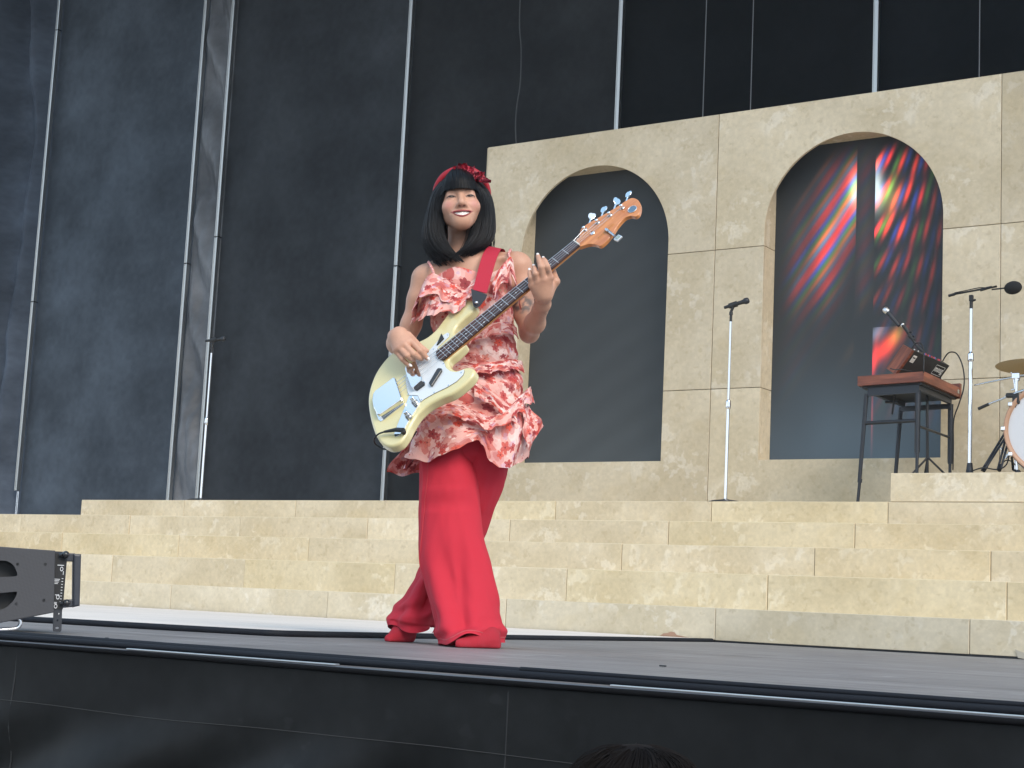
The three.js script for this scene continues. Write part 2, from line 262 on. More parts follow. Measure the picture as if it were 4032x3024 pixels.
// LED screens standing in the arches
function ledScreen(cx, map, label, glow) {
  const o = thing('led_screen', label, 'screen', [cx, SILL, WZ - PT - DEEP - 0.03], 0), h = ACY + AW - SILL + 0.02;
  const face = std({ color: lin(0.026, 0.030, 0.033), roughness: 0.7, emissive: 0xffffff, emissiveMap: map, emissiveIntensity: glow, bumpMap: ledBump, bumpScale: 0.002 });
  part('screen_face', new THREE.PlaneGeometry(2 * AW, h).translate(0, h / 2, 0.0285), face, o);
  part('screen_case', box(2 * AW, h, 0.05, 0, h / 2, 0), M.black, o);
}
const ledBump = tex(256, 256, (u, v, x, y) => { const g = (x % 4 < 3 && y % 4 < 3) ? 0.7 : 0.2; return [g, g, g]; }, { srgb: false }); ledBump.repeat.set(3, 5.2);
{
  const W = 640, H = 1120;
  const dark = tex(320, 560, (u, v, x, y) => { const g = 0.10 + 0.13 * Math.pow(1 - v, 3) + 0.02 * (1 - v) + 0.02 * (fbm(u * 4, v * 7, 3, 4) - 0.5) + 0.035 * Math.sin(x * 1.9 + 0.04 * y) * Math.sin(y * 2.3) + 0.012 * Math.sin((u * 3 - v * 9) * 6.3); return [g * 0.92, g * 1.0, g * 1.03]; }, { rep: false });  // dark screen, smoke haze near the bottom painted into its glow
  // coloured light streaks fanning from two bright slots, shown on the second screen
  const F = new Float32Array(W * H * 3), RS = rng(88), HUE = [[1.25, 0.16, 0.10], [0.16, 0.24, 0.85], [0.26, 0.55, 0.12], [1.2, 0.36, 0.10], [0.18, 0.42, 0.62], [1.2, 0.12, 0.12]];
  const streak = (u, v, ang, len, wid, col, I, clipL, clipR) => {            // one soft streak; v counts down from the top
    const cx = u * W, cy = v * H, dx = Math.sin(ang), dy = Math.cos(ang), L = len * H, w = wid * W, r = L * 2.2 + w * 2;
    for (let y = Math.max(0, Math.floor(cy - r)); y < Math.min(H, cy + r); y++) for (let x = Math.max(0, Math.floor(cx - r)); x < Math.min(W, cx + r); x++) {
      const f = x / W; if (f < clipL || f > clipR) continue;
      const a = ((x - cx) * dx + (y - cy) * dy) / L, b = ((x - cx) * dy - (y - cy) * dx) / w, k = I * Math.exp(-a * a - b * b); if (k < 0.004) continue;
      const q = (y * W + x) * 3; F[q] += col[0] * k; F[q + 1] += col[1] * k; F[q + 2] += col[2] * k;
    }
  };
  for (let i = -9; i < 22; i++) {                                      // left of the slot, leaning down to the left
    const t = i * 0.019 + 0.12, k = ((i % 6) + 6) % 6, near = Math.exp(-Math.pow((t - 0.19) / 0.13, 2)), far = 0.14 + 0.40 * Math.exp(-Math.pow((t - 0.26) / 0.22, 2));
    streak(0.44, t, -0.66, 0.07, 0.0125, HUE[k], near * 0.85, 0, 0.47); streak(0.30, t + 0.115, -0.66, 0.085, 0.0135, HUE[k], (near * 0.42 + far * 0.6) * (0.7 + 0.5 * RS()), 0, 0.47); streak(0.14, t + 0.235, -0.62, 0.07, 0.0145, HUE[k], far * 0.42 * (0.5 + RS()), 0, 0.47); streak(0.52, t + 0.0, -0.6, 0.05, 0.02, HUE[k], 0.07, 0.47, 0.575);
  }
  for (let r = 0; r < 8; r++) for (let c = 0; c < 13; c++) {               // right of the slot: rows of steeper streaks
    const u = 0.585 + c * 0.0345, v = 0.085 + r * 0.106 + c * 0.004 - (c % 3) * 0.012, d = Math.hypot((u - 0.60) * 1.5, (v - 0.19) * 1.7), I = (1.0 * Math.exp(-d * d * 16) + 0.42 * Math.exp(-d * d * 3.2) + 0.05) * (0.75 + 0.45 * RS());
    streak(u, v, lerp(-0.5, -0.08, c / 12), 0.040, 0.0125, HUE[[0, 1, 5, 2, 0, 1][(c + r) % 6]], I * [1.25, 0.75, 1.2, 0.75, 1.1, 0.7][(c + r) % 6], 0.575, 1);
  }
  streak(0.465, 0.165, 0, 0.055, 0.035, [0.9, 1.0, 0.8], 0.75, 0, 0.47); streak(0.582, 0.165, 0, 0.065, 0.035, [0.9, 1.0, 1.0], 0.95, 0.575, 1); streak(0.66, 0.20, -0.2, 0.05, 0.05, [0.95, 0.8, 0.35], 0.4, 0.575, 1);
  const low = F.slice(); streak(0.645, 0.66, -0.75, 0.055, 0.040, [1.3, 0.12, 0.06], 0.95, 0.575, 1); streak(0.585, 0.70, -0.1, 0.06, 0.016, [1.2, 0.10, 0.12], 0.6, 0.575, 1); streak(0.60, 0.61, 0.9, 0.02, 0.06, [0.6, 0.65, 0.75], 0.5, 0.575, 1); streak(0.70, 0.625, -0.5, 0.03, 0.03, [0.3, 0.5, 0.1], 0.6, 0.575, 1); streak(0.455, 0.66, -0.6, 0.05, 0.02, [0.9, 0.4, 0.1], 0.35, 0, 0.47); streak(0.578, 0.86, 0, 0.08, 0.006, [1, 0.1, 0.1], 0.5, 0.575, 1);
  for (let y = 0; y < H * 0.595; y++) for (let k = 0; k < W * 3; k++) F[y * W * 3 + k] = low[y * W * 3 + k];
  const show = tex(W, H, (u, v0, x, y) => {
    const v = 1 - v0, q = ((H - 1 - y) * W + x) * 3, fade = (1 - 0.85 * sstep(0.42, 0.60, v) * (u < 0.5 ? 1 : 0)) * sstep(0.0, 0.10, v) * sstep(0.0, 0.10, u + v * 0.4 - 0.03) * sstep(1.0, 0.9, u) * lerp(1, 0.45, sstep(0.55, 0.95, v)), haze = 0.045 + 0.22 * sstep(0.5, 1, v) * (0.7 + 0.5 * fbm(u * 3, v * 4, 2, 3));  // smoke haze painted over the lower part of the picture
    const pix = (x % 3 === 2 ? 0.70 : 1.08) * (y % 3 === 2 ? 0.74 : 1.06);
    return [0.75, 0.95, 1.1].map((h, m) => (Math.pow(Math.min(F[q + m] * fade, 1.6), 0.74) * 0.86 + haze * h) * pix);
  }, { rep: false });
  ledScreen(AX[0], dark, 'dark grey LED screen with haze painted into its glow, in the arch behind the bass neck', 0.42);
  ledScreen(AX[1], show, 'LED screen showing red green and blue light streaks', 0.85);
  ledScreen(AX[2], dark, 'dark LED screen in the arch behind the drums', 0.42);
}

// ---------- backdrop: black sheets between aluminium poles ----------
const BZ = -12, POLES = [-17.2, -13.86, -13.28, -9.92, -6.585, -3.24, 0.1];
{
  const paintedHazeTex = tex(512, 512, (u, v) => { const a = fbm(u * 3, v * 3, 5, 161, 3, 3), f = fbm(u * 40, v * 40, 2, 172, 40, 40), g = 0.13 + (a - 0.5) * 0.11 + (f - 0.5) * 0.02; return [g, g, g]; });  // drifting smoke painted as soft mottling on the sheets
  const sheetMat = (r, g, b, ro) => phys({ map: paintedHazeTex, color: lin(r, g, b), roughness: ro, specularIntensity: 0.2 });
  const bays = [sheetMat(5.8, 6.8, 8.1, 0.6), 0, sheetMat(3.1, 3.35, 3.65, 0.6), sheetMat(2.0, 2.06, 2.1, 0.6), sheetMat(0.6, 0.68, 0.70, 0.7), sheetMat(0.55, 0.66, 0.74, 0.7)], strip = phys({ map: paintedHazeTex, color: lin(12, 12.2, 12.8), roughness: 0.4, specularIntensity: 0.6 }), side = sheetMat(6.2, 7.4, 9.4, 0.5);  // sheet colours lighter and bluer to the left, smoke haze painted in
  const words = ['black backdrop sheet with painted haze, widest and farthest left between poles', 'narrow wrinkled grey backdrop strip between the paired poles', 'black backdrop sheet behind the far left microphone stand', 'black backdrop sheet directly behind the musician and wall end', 'black backdrop sheet above the left arch', 'black backdrop sheet above the wall at upper right'];
  for (let i = 0; i + 1 < POLES.length; i++) {
    const a = POLES[i], b = POLES[i + 1], nar = i === 1;
    const f = (x, y, u) => nar ? 0.26 * Math.pow(Math.abs(fbm(u * 1.2 + y * 0.55, y * 0.75 - u * 0.9, 4, 13) - 0.5), 1) + 0.085 * Math.sin(y * 4.4 + u * 3.4 + 4 * fbm(u, y * 0.6, 2, 3)) * sstep(0, 0.25, u) * sstep(1, 0.8, u)
      : 0.16 * (fbm(x * 0.5 + 9, y * 0.35, 3, 3) - 0.5) + 0.025 * (fbm(x * 1.6 + y * 1.0, y * 1.5 - x * 0.9, 4, 8) - 0.5) * (1 + 1.5 * Math.exp(-u * 3));
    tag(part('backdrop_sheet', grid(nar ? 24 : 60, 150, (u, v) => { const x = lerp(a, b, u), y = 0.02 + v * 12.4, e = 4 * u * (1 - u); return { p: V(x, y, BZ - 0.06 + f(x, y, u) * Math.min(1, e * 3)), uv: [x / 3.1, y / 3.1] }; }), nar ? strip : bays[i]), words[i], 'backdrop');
  }
  // the loose sheet turned towards the audience beyond the last pole
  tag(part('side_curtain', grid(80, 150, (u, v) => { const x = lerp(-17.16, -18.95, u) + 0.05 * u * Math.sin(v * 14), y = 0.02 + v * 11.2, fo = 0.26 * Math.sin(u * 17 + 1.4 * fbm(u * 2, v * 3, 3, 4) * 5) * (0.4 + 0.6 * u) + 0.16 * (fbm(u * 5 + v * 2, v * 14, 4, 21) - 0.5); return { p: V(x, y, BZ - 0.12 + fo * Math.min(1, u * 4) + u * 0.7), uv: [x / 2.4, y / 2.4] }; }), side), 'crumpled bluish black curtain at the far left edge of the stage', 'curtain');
  const pw = ['aluminium backdrop pole, leftmost, ending above the steps', 'aluminium backdrop pole on the left side of the narrow grey strip', 'aluminium backdrop pole behind the far left microphone stand', 'aluminium backdrop pole beside the right hand of the musician', 'aluminium backdrop pole above the left arch', 'aluminium backdrop pole above the right arch', 'aluminium backdrop pole at far right'];
  POLES.slice(0, 6).forEach((x, i) => {
    const o = thing('backdrop_pole', pw[i], 'pole', [x, 0, BZ], 0, 'backdrop poles'); delete o.userData.group;
    const y0 = i === 0 ? 1.62 : 1.2;
    const cutY = [y0, 4.62 + (i % 3) * 0.35, 9.1 + (i % 2) * 0.4, 12.4];
    for (let k = 0; k < 3; k++) {
      const h = cutY[k + 1] - cutY[k] - 0.012, ym = (cutY[k] + cutY[k + 1]) / 2;
      part('pole_section', [rbox(0.052, h, 0.06, 0.006, 0, ym, 0.02), rbox(0.010, h, 0.014, 0.003, -0.024, ym, 0.052), rbox(0.010, h, 0.014, 0.003, 0.024, ym, 0.052)], M.poleAlu, o);
      if (k) part('joint', rbox(0.074, 0.014, 0.085, 0.003, 0, cutY[k], 0.015), M.black, o);
    }
    part('jack_leg', [rod(V(-0.014, 0.3, 0), V(-0.014, y0, 0), 0.010), rod(V(0.016, 0.7, 0), V(0.016, y0, 0), 0.010), box(0.2, 0.02, 0.2, 0, 0.01, 0), rod(V(0, 0.02, 0), V(0, 0.5, 0), 0.025)], M.steel, o);
  });
  for (const [px, lb] of [[2774, 'backdrop seam built as a thin steel wire, above the wall joint between the arches'], [2960, 'backdrop seam built as a thin steel wire, above the wall right of the wall joint'], [3856, 'backdrop seam built as a thin steel wire, above the wall at far right']]) { const p = onZ(px, 250, -11.6); tag(part('seam_wire', rod(V(p.x, 1.1, -11.6), V(p.x, 12.3, -11.6), 0.0055, 0.0055, 6), std({ color: lin(0.28, 0.28, 0.28), roughness: 0.5, metalness: 0.5 })), lb, 'wire'); }  // seams of the backdrop sheets, drawn as thin wires in front
  { const y = (q, x) => onZ(x, q, -11.5); tag(part('hanging_rope', tube([y(-250, 2055), y(0, 2048), y(110, 2046), y(190, 2052), y(330, 2048), y(420, 2035), y(500, 2030), y(640, 2038)], 0.008, 90, 6), std({ color: lin(0.10, 0.10, 0.10), roughness: 0.8 })), 'slack dark rope hanging above the left end of the wall', 'rope'); }
}

// ---------- microphone stands ----------
const lathe = (pts, seg = 20) => new THREE.LatheGeometry(pts.map(([r, y]) => new THREE.Vector2(r, y)), seg);
function micBody(o, tip, dir, len = 0.165, silver = false) {            // a hand microphone whose grille ends at tip
  const q = new THREE.Quaternion().setFromUnitVectors(V(0, 1, 0), dir.clone().normalize()), put = (g) => g.applyQuaternion(q).translate(tip.x, tip.y, tip.z);
  const m = part('microphone', put(lathe([[0.001, -len], [0.011, -len], [0.0125, -len + 0.01], [0.017, -0.062], [0.0185, -0.055], [0.0185, -0.05]])), silver ? M.blackMetal : M.black, o);
  part('grille', put(lathe([[0.0185, -0.05], [0.0255, -0.036], [0.0262, -0.026], [0.0245, -0.012], [0.017, -0.003], [0.001, 0]])), silver ? M.alu : M.blackMetal, m);
  if (silver) part('grille_band', put(lathe([[0.0268, -0.036], [0.0274, -0.03], [0.0268, -0.025]])), M.chrome, m);
}
function straightStand(label, px, z, topY, tilt, mic = 1) {
  const p = onZ(px[0], px[1], z), y0 = TOPS[4];
  const o = thing('microphone_stand', label, 'microphone stand', [p.x, y0, z]);
  const h = topY - y0, mid = h * 0.47;
  part('base', lathe([[0.001, 0.03], [0.02, 0.03], [0.03, 0.026], [0.10, 0.016], [0.135, 0.006], [0.137, 0.0], [0.001, 0.0]], 32), M.blackMetal, o);
  part('tube', rod(V(0, 0.025, 0), V(0, mid, 0), 0.0125, 0.0125, 14), M.chrome, o);
  part('clutch', lathe([[0.0125, mid - 0.035], [0.02, mid - 0.03], [0.021, mid - 0.01], [0.018, mid + 0.02], [0.021, mid + 0.03], [0.009, mid + 0.04]]), M.chrome, o);
  part('inner_tube', rod(V(0, mid, 0), V(0, h - 0.20, 0), 0.0095, 0.0095, 12), M.chrome, o);
  const c = V(0, h - 0.075, 0);
  part('clip', [rod(V(0, h - 0.205, 0), V(0, h - 0.15, 0), 0.011, 0.011), rod(V(0, h - 0.15, 0), V(0, h - 0.125, 0), 0.016, 0.014), rod(V(0, h - 0.125, 0), V(tilt.x * 0.02, h - 0.085, 0), 0.011, 0.012), rod(c.clone().addScaledVector(tilt, -0.02), c.clone().addScaledVector(tilt, 0.05), 0.022, 0.024)], M.black, o);
  micBody(o, c.clone().addScaledVector(tilt, 0.15), tilt, mic ? 0.21 : 0.23);
  return o;
}
straightStand('chrome microphone stand alone between the two arches', [2857, 1950], -6.76, 2.712, V(0.90, 0.30, -0.31).normalize());
straightStand('chrome microphone stand far left in front of the narrow grey strip', [791, 1960], -6.76, 2.735, V(0.97, 0.08, -0.2).normalize(), 0);
{ // boom stand with a large foam microphone
  const z = -7.15, b = onZ(3818, 1856, z), t = onZ(3812, 1165, z), y0 = 1.272;
  const o = thing('boom_microphone_stand', 'chrome boom stand with a big black foam microphone beside the keyboard', 'microphone stand', [b.x, y0, z]);
  const L = (px, py, zz = z) => onZ(px, py, zz).sub(o.position), h = t.y - y0, mid = L(3815, 1405).y;
  part('tube', [rod(V(0, 0.02, 0), V(0, mid, 0), 0.0155, 0.0155, 16)], M.chrome, o);
  part('clutch', lathe([[0.0155, mid - 0.04], [0.023, mid - 0.03], [0.023, mid + 0.02], [0.019, mid + 0.025], [0.01, mid + 0.04]]), M.chrome, o);
  part('inner_tube', rod(V(0, mid, 0), V(0, h - 0.09, 0), 0.0115, 0.0115, 12), M.chrome, o);
  part('base', lathe([[0.02, 0.12], [0.022, 0.1], [0.03, 0.03], [0.12, 0.01], [0.13, 0], [0.001, 0]], 28), M.blackMetal, o);
  part('boom_arm', [rod(L(3735, 1165), L(3760, 1158), 0.011, 0.011), rod(L(3755, 1159), L(3925, 1128), 0.0075, 0.0075), rod(L(3860, 1142), L(3905, 1130), 0.012, 0.010), rod(L(3905, 1140), L(3960, 1134), 0.006)], M.black, o);
  part('boom_clamp', [rbox(0.03, 0.05, 0.03, 0.006, 0, h - 0.02, 0), rod(V(0, h - 0.1, 0), V(0, h - 0.02, 0), 0.013, 0.013), rod(V(0, h - 0.045, 0), V(0.035, h - 0.035, 0.01), 0.008)], M.black, o);
  const c = L(3989, 1133), g = new THREE.SphereGeometry(1, 28, 20).scale(0.066, 0.05, 0.05).rotateZ(0.12).translate(c.x, c.y, c.z);
  part('foam_windscreen', g, std({ color: lin(0.012, 0.012, 0.013), roughness: 0.95 }), o);
  cable('microphone_cable', [L(3760, 1160), L(3800, 1152), L(3860, 1140), L(3900, 1140), L(3925, 1132)].map((p) => p.add(o.position).add(V(0, 0.012, 0.01))), 0.0035, 'thin black cable wound along the boom arm of the foam microphone');
}

// ---------- keyboard on a folding stand, synthesizer on top ----------
const TY = onZ(3638, 1462, -7.0).y;
{
  const nearC = onZ(3638, 1462, -7.0), leftC = onY(3377, 1482, TY), rightC = onY(3784, 1529, TY);
  const eA = leftC.clone().sub(nearC).setY(0), eB = rightC.clone().sub(nearC).setY(0); let la = clamp(eA.length(), 0.4, 0.75), lb = clamp(eB.length(), 0.6, 1.3); eA.normalize(); eB.normalize();
  const o = thing('keyboard', 'reddish wood cased keyboard on a black folding stand before the lit arch', 'keyboard', [nearC.x, TOPS[4], nearC.z]);
  const Q = (a, b, y) => eA.clone().multiplyScalar(a).addScaledVector(eB, b).setY(y - TOPS[4]);
  const prism = (a0, a1, b0, b1, y0, y1) => { const c = [Q(a0, b0, y0), Q(a1, b0, y0), Q(a1, b1, y0), Q(a0, b1, y0), Q(a0, b0, y1), Q(a1, b0, y1), Q(a1, b1, y1), Q(a0, b1, y1)]; const f = [[0, 1, 5, 4], [1, 2, 6, 5], [2, 3, 7, 6], [3, 0, 4, 7], [4, 5, 6, 7], [3, 2, 1, 0]], P = [], U = []; for (const q of f) { const w = c[q[0]].distanceTo(c[q[1]]), h = c[q[1]].distanceTo(c[q[2]]); const uv = [[0, 0], [w, 0], [w, h], [0, h]]; for (const k of [0, 1, 2, 0, 2, 3]) { P.push(c[q[k]].x, c[q[k]].y, c[q[k]].z); U.push(uv[k][0] * 1.6, uv[k][1] * 1.6); } } const g = new THREE.BufferGeometry(); g.setAttribute('position', new THREE.Float32BufferAttribute(P, 3)); g.setAttribute('uv', new THREE.Float32BufferAttribute(U, 2)); g.computeVertexNormals(); return g; };
  const cs = part('case', prism(0, la, 0, lb, TY - 0.075, TY), M.wood, o);
  part('end_cheek', prism(-0.004, 0.30, lb - 0.04, lb + 0.004, TY - 0.085, TY + 0.035), M.wood, cs);
  part('socket_plate', prism(-0.002, 0.001, lb * 0.9, lb * 0.9 + 0.05, TY - 0.05, TY - 0.02), M.steel, cs);
  part('under_plate', prism(0.03, la - 0.03, 0.03, lb - 0.03, TY - 0.095, TY - 0.076), M.black, o);
  const fy = TY - 0.085, fa0 = 0.05, fa1 = la - 0.08, fb0 = 0.03, fb1 = lb - 0.09;
  part('stand_rail', [prism(fa0, fa1, fb0, fb0 + 0.03, fy - 0.07, fy), prism(fa0, fa0 + 0.03, fb0 + 0.03, fb1, fy - 0.05, fy), prism(fa1 - 0.03, fa1, fb0 + 0.03, fb1, fy - 0.05, fy), prism(fa0, fa1, fb1 - 0.03, fb1, fy - 0.09, fy - 0.051)], M.blackMetal, o);
  for (const [a, b, ext] of [[fa0, fb0, 1.272], [fa1, fb0, TOPS[4]], [fa0, fb1, 1.272], [fa1, fb1, TOPS[4]]]) {
    const sp = a === fa1 ? 0.05 : 0, l = part('leg', rod(Q(a + 0.015, b + 0.015, fy - 0.05), Q(a + 0.015 + sp, b + 0.015, ext + 0.2), 0.023, 0.021, 4), M.blackMetal, o);
    part('leg_tube', [rod(Q(a + 0.015 + sp * 0.9, b + 0.015, ext + 0.22), Q(a + 0.015 + sp * 1.3, b + 0.015, ext), 0.0125, 0.0125, 10), rod(Q(a + 0.015 + sp * 0.9, b + 0.015, ext + 0.22), Q(a + 0.015 + sp * 0.95, b + 0.015, ext + 0.19), 0.018, 0.018, 10)], M.blackMetal, l);
  }
  part('cross_bar', [rod(Q(fa0 + 0.015, fb0 + 0.015, fy - 0.28), Q(fa1 + 0.03, fb0 + 0.015, fy - 0.28), 0.015, 0.015, 4), rod(Q(fa0 + 0.015, fb1 - 0.015, fy - 0.32), Q(fa0 + 0.015, fb0 + 0.03, fy - 0.32), 0.010, 0.010, 4)], M.blackMetal, o);
  part('pedal_clamp', [rod(Q(la * 0.55, 0.2, fy - 0.03), Q(la * 0.6, 0.2, fy - 0.20), 0.008), rod(Q(la * 0.5, 0.2, fy - 0.11), Q(la * 0.7, 0.2, fy - 0.10), 0.010)], M.black, o);
}
{
  const z0 = -7.13, TL = onZ(3599, 1381, z0), BLq = onZ(3541, 1462, z0 + 0.0), TR = onZ(3739, 1440, z0 - 0.36), WL = onZ(3565, 1359, z0 - 0.06);
  const o = thing('synthesizer', 'small black synthesizer with wooden cheek, tipped up on the keyboard', 'synthesizer', TL.toArray());
  const a = TR.clone().sub(TL), b = BLq.clone().sub(TL), c = WL.clone().sub(TL);
  const hexa = (o0, A, B, Cc, s = 1) => { const p = (i, j, k) => o0.clone().addScaledVector(A, i).addScaledVector(B, j).addScaledVector(Cc, k), P = [], U = []; const faces = [[[0, 0, 0], [1, 0, 0], [1, 1, 0], [0, 1, 0]], [[0, 0, 1], [1, 0, 1], [1, 1, 1], [0, 1, 1]], [[0, 0, 0], [0, 1, 0], [0, 1, 1], [0, 0, 1]], [[1, 0, 0], [1, 1, 0], [1, 1, 1], [1, 0, 1]], [[0, 0, 0], [1, 0, 0], [1, 0, 1], [0, 0, 1]], [[0, 1, 0], [1, 1, 0], [1, 1, 1], [0, 1, 1]]]; for (const f of faces) { const q = f.map((t) => p(...t)), w = q[0].distanceTo(q[1]), h = q[1].distanceTo(q[2]), uv = [[0, 0], [h ? w : w, 0], [w, h], [0, h]]; for (const k of [0, 1, 2, 0, 2, 3]) { P.push(q[k].x, q[k].y, q[k].z); U.push(uv[k][0] * s, uv[k][1] * s); } } const g = new THREE.BufferGeometry(); g.setAttribute('position', new THREE.Float32BufferAttribute(P, 3)); g.setAttribute('uv', new THREE.Float32BufferAttribute(U, 2)); g.computeVertexNormals(); return g; };
  const b2 = b.clone().multiplyScalar(1.15), nrm = a.clone().cross(b).normalize(); if (nrm.z < 0) nrm.negate();
  part('body', hexa(V(0, 0, 0), a, b2, c.clone().multiplyScalar(0.9)), std({ color: lin(0.020, 0.019, 0.017), roughness: 0.6 }), o);
  const ce = a.clone().normalize();
  part('wood_cheek', hexa(ce.clone().multiplyScalar(-0.026).addScaledVector(nrm, 0.006).addScaledVector(c, -0.03), ce.clone().multiplyScalar(0.0245), b2.clone().multiplyScalar(1.02), c.clone().multiplyScalar(1.05), 2), M.wood, o);
  const plate = (u0, u1, v0, v1, mat, name) => { const p = (u, v) => a.clone().multiplyScalar(u).addScaledVector(b2, v).addScaledVector(nrm, 0.003), P = [], U = []; const q = [p(u0, v1), p(u1, v1), p(u1, v0), p(u0, v0)], uv = [[0, 0], [1, 0], [1, 1], [0, 1]]; for (const k of [0, 1, 2, 0, 2, 3]) { P.push(q[k].x, q[k].y, q[k].z); U.push(...uv[k]); } const g = new THREE.BufferGeometry(); g.setAttribute('position', new THREE.Float32BufferAttribute(P, 3)); g.setAttribute('uv', new THREE.Float32BufferAttribute(U, 2)); g.computeVertexNormals(); return part(name, g, mat, o); };
  const logo = canvasTex(256, 160, (g, w, h) => { g.fillStyle = '#1b1a18'; g.fillRect(0, 0, w, h); g.strokeStyle = '#cfcfc8'; g.lineWidth = 7; g.strokeRect(8, 8, w - 16, h - 16); g.fillStyle = '#d8d8d2'; g.font = 'bold 98px sans-serif'; g.textAlign = 'center'; g.save(); g.translate(w / 2, h * 0.66); g.scale(0.86, 1.12); g.fillText('moog', 0, 0); g.restore(); });
  plate(0.70, 0.95, 0.12, 0.52, std({ map: logo, roughness: 0.6 }), 'logo_plate');
  const sticker = canvasTex(64, 96, (g) => { g.fillStyle = '#d6d2c8'; g.fillRect(0, 0, 64, 96); g.fillStyle = '#4a4844'; g.fillRect(8, 22, 48, 20); g.fillStyle = '#a09c94'; for (let i = 0; i < 4; i++) g.fillRect(10, 52 + i * 10, 44, 4); });
  plate(0.06, 0.155, 0.14, 0.42, std({ map: sticker, roughness: 0.6 }), 'label_sticker');
  const R = rng(8); for (let i = 0; i < 9; i++) { const p = a.clone().multiplyScalar(0.36 + i * 0.055).addScaledVector(c, 0.25 + 0.2 * R()).add(V(0, 0.004, 0)); part('knob', new THREE.CylinderGeometry(0.006, 0.007, 0.014, 10).translate(p.x, p.y, p.z), std({ color: i % 3 ? lin(0.45, 0.04, 0.06) : lin(0.08, 0.09, 0.3), roughness: 0.4 }), o); }  // stand in for the small red and blue LEDs along the top edge
  for (const s of [0.08, 0.19]) { const p = a.clone().multiplyScalar(s).addScaledVector(c, 0.3); part('screw', new THREE.SphereGeometry(0.007, 10, 8).translate(p.x, p.y + 0.004, p.z), M.alu, o); }
  const W = (px, py, z) => onZ(px, py, z);
  cable('jack_cable', [W(3712, 1422, -7.42), W(3722, 1404, -7.42), W(3738, 1388, -7.40), W(3762, 1389, -7.38), W(3783, 1420, -7.36), W(3796, 1475, -7.36), W(3794, 1530, -7.36), W(3776, 1590, -7.38), W(3756, 1650, -7.42), W(3754, 1760, -7.45), W(3752, 1850, -7.5)], 0.0052, 'black jack cable looping over the right end of the keyboard', M.black);
  cable('patch_cable', [W(3590, 1372, -7.2), W(3606, 1352, -7.2), W(3622, 1351, -7.18), W(3634, 1370, -7.08), W(3638, 1410, -7.02), W(3637, 1458, -6.99), W(3637, 1467, -7.0)], 0.0045, 'short black cable hanging down the back of the synthesizer', M.black);
  cable('power_cable', [W(3505, 1450, -7.02), W(3520, 1455, -7.03), W(3545, 1455, -7.06), W(3570, 1459, -7.10), W(3590, 1463, -7.14)], 0.004, 'thin black cable lying across the keyboard top under the wooden cheek', M.black);
  // vocal microphone on a boom behind the synthesizer
  const zb = -7.45, o2b = W(3652, 1856, zb), st = thing('keyboard_microphone_stand', 'black boom stand holding a silver headed microphone behind the keyboard', 'microphone stand', [o2b.x, TOPS[4] + 0.214, zb]);
  const L = (px, py, z = zb) => W(px, py, z).sub(st.position), d = L(3484, 1217).sub(L(3600, 1355)).normalize();
  micBody(st, L(3481, 1213), d, 0.20, true);
  part('boom_arm', [rod(L(3548, 1272), L(3612, 1365), 0.010, 0.010), rod(L(3560, 1285), L(3578, 1312), 0.016, 0.015), rod(L(3580, 1322), L(3600, 1340), 0.014, 0.014), rod(L(3570, 1305), L(3592, 1308), 0.006), rod(L(3585, 1330), L(3600, 1322), 0.007), rod(L(3612, 1365), L(3650, 1400), 0.012)], M.black, st);
  part('tube', rod(L(3650, 1400), V(0, 0.02, 0), 0.011, 0.011), M.black, st);
  part('cable_clip', lathe([[0.017, -0.004], [0.018, 0], [0.017, 0.006]]).applyQuaternion(new THREE.Quaternion().setFromUnitVectors(V(0, 1, 0), d)).translate(...L(3554, 1280).toArray()), M.alu, st);
  part('tripod', [0, 2.1, 4.2].map((t) => rod(V(0, 0.2, 0), V(0.2 * Math.cos(t), 0.01, 0.2 * Math.sin(t)), 0.008)), M.black, st);
}

// ---------- drums cut by the right edge ----------
{
  const z = -7.05, c = onZ(4147, 1692, z), o = thing('bass_drum', 'bass drum with white head and pale wood hoop at right edge', 'drum', [c.x, 1.272, z], 0.30);
  const r = c.y - 1.272, turn = (pts, seg = 64) => lathe(pts, seg).rotateX(Math.PI / 2).translate(0, r, 0);
  part('shell', turn([[r * 0.93, -0.40], [r * 0.93, 0]]), M.white, o);
  part('hoop', turn([[r * 0.93, -0.025], [r, -0.022], [r, 0.018], [r * 0.985, 0.022], [r * 0.90, 0.02], [r * 0.90, -0.02]]), std({ color: lin(0.40, 0.24, 0.16), roughness: 0.5 }), o);
  part('head', turn([[0.0005, 0.008], [r * 0.90, 0.008]]), std({ color: lin(0.52, 0.54, 0.58), roughness: 0.6 }), o);
  part('claw', [0.55, 1.6, 2.6, 3.14, 3.7, 4.5].map((t) => rbox(0.03, 0.03, 0.07, 0.006, Math.cos(t) * r * 1.01, r + Math.sin(t) * r * 1.01, 0)), M.chrome, o);
}
{
  const z = -7.3, c = onZ(4062, 1430, z), o = thing('crash_cymbal', 'bronze cymbal tilted on its stand at the right edge', 'cymbal', c.toArray(), 0);
  o.rotation.set(-0.07, 0, 0.02);
  part('plate', lathe([[0.006, 0.03], [0.02, 0.029], [0.042, 0.016], [0.06, 0.010], [0.16, -0.006], [0.262, -0.026], [0.262, -0.0275], [0.16, -0.0085], [0.06, 0.008], [0.006, 0.027]], 48), std({ color: lin(0.42, 0.32, 0.17), metalness: 0.9, roughness: 0.42 }), o);
  part('wing_nut', rod(V(0, 0.025, 0), V(0, 0.06, 0), 0.008, 0.006), M.black, o);
}
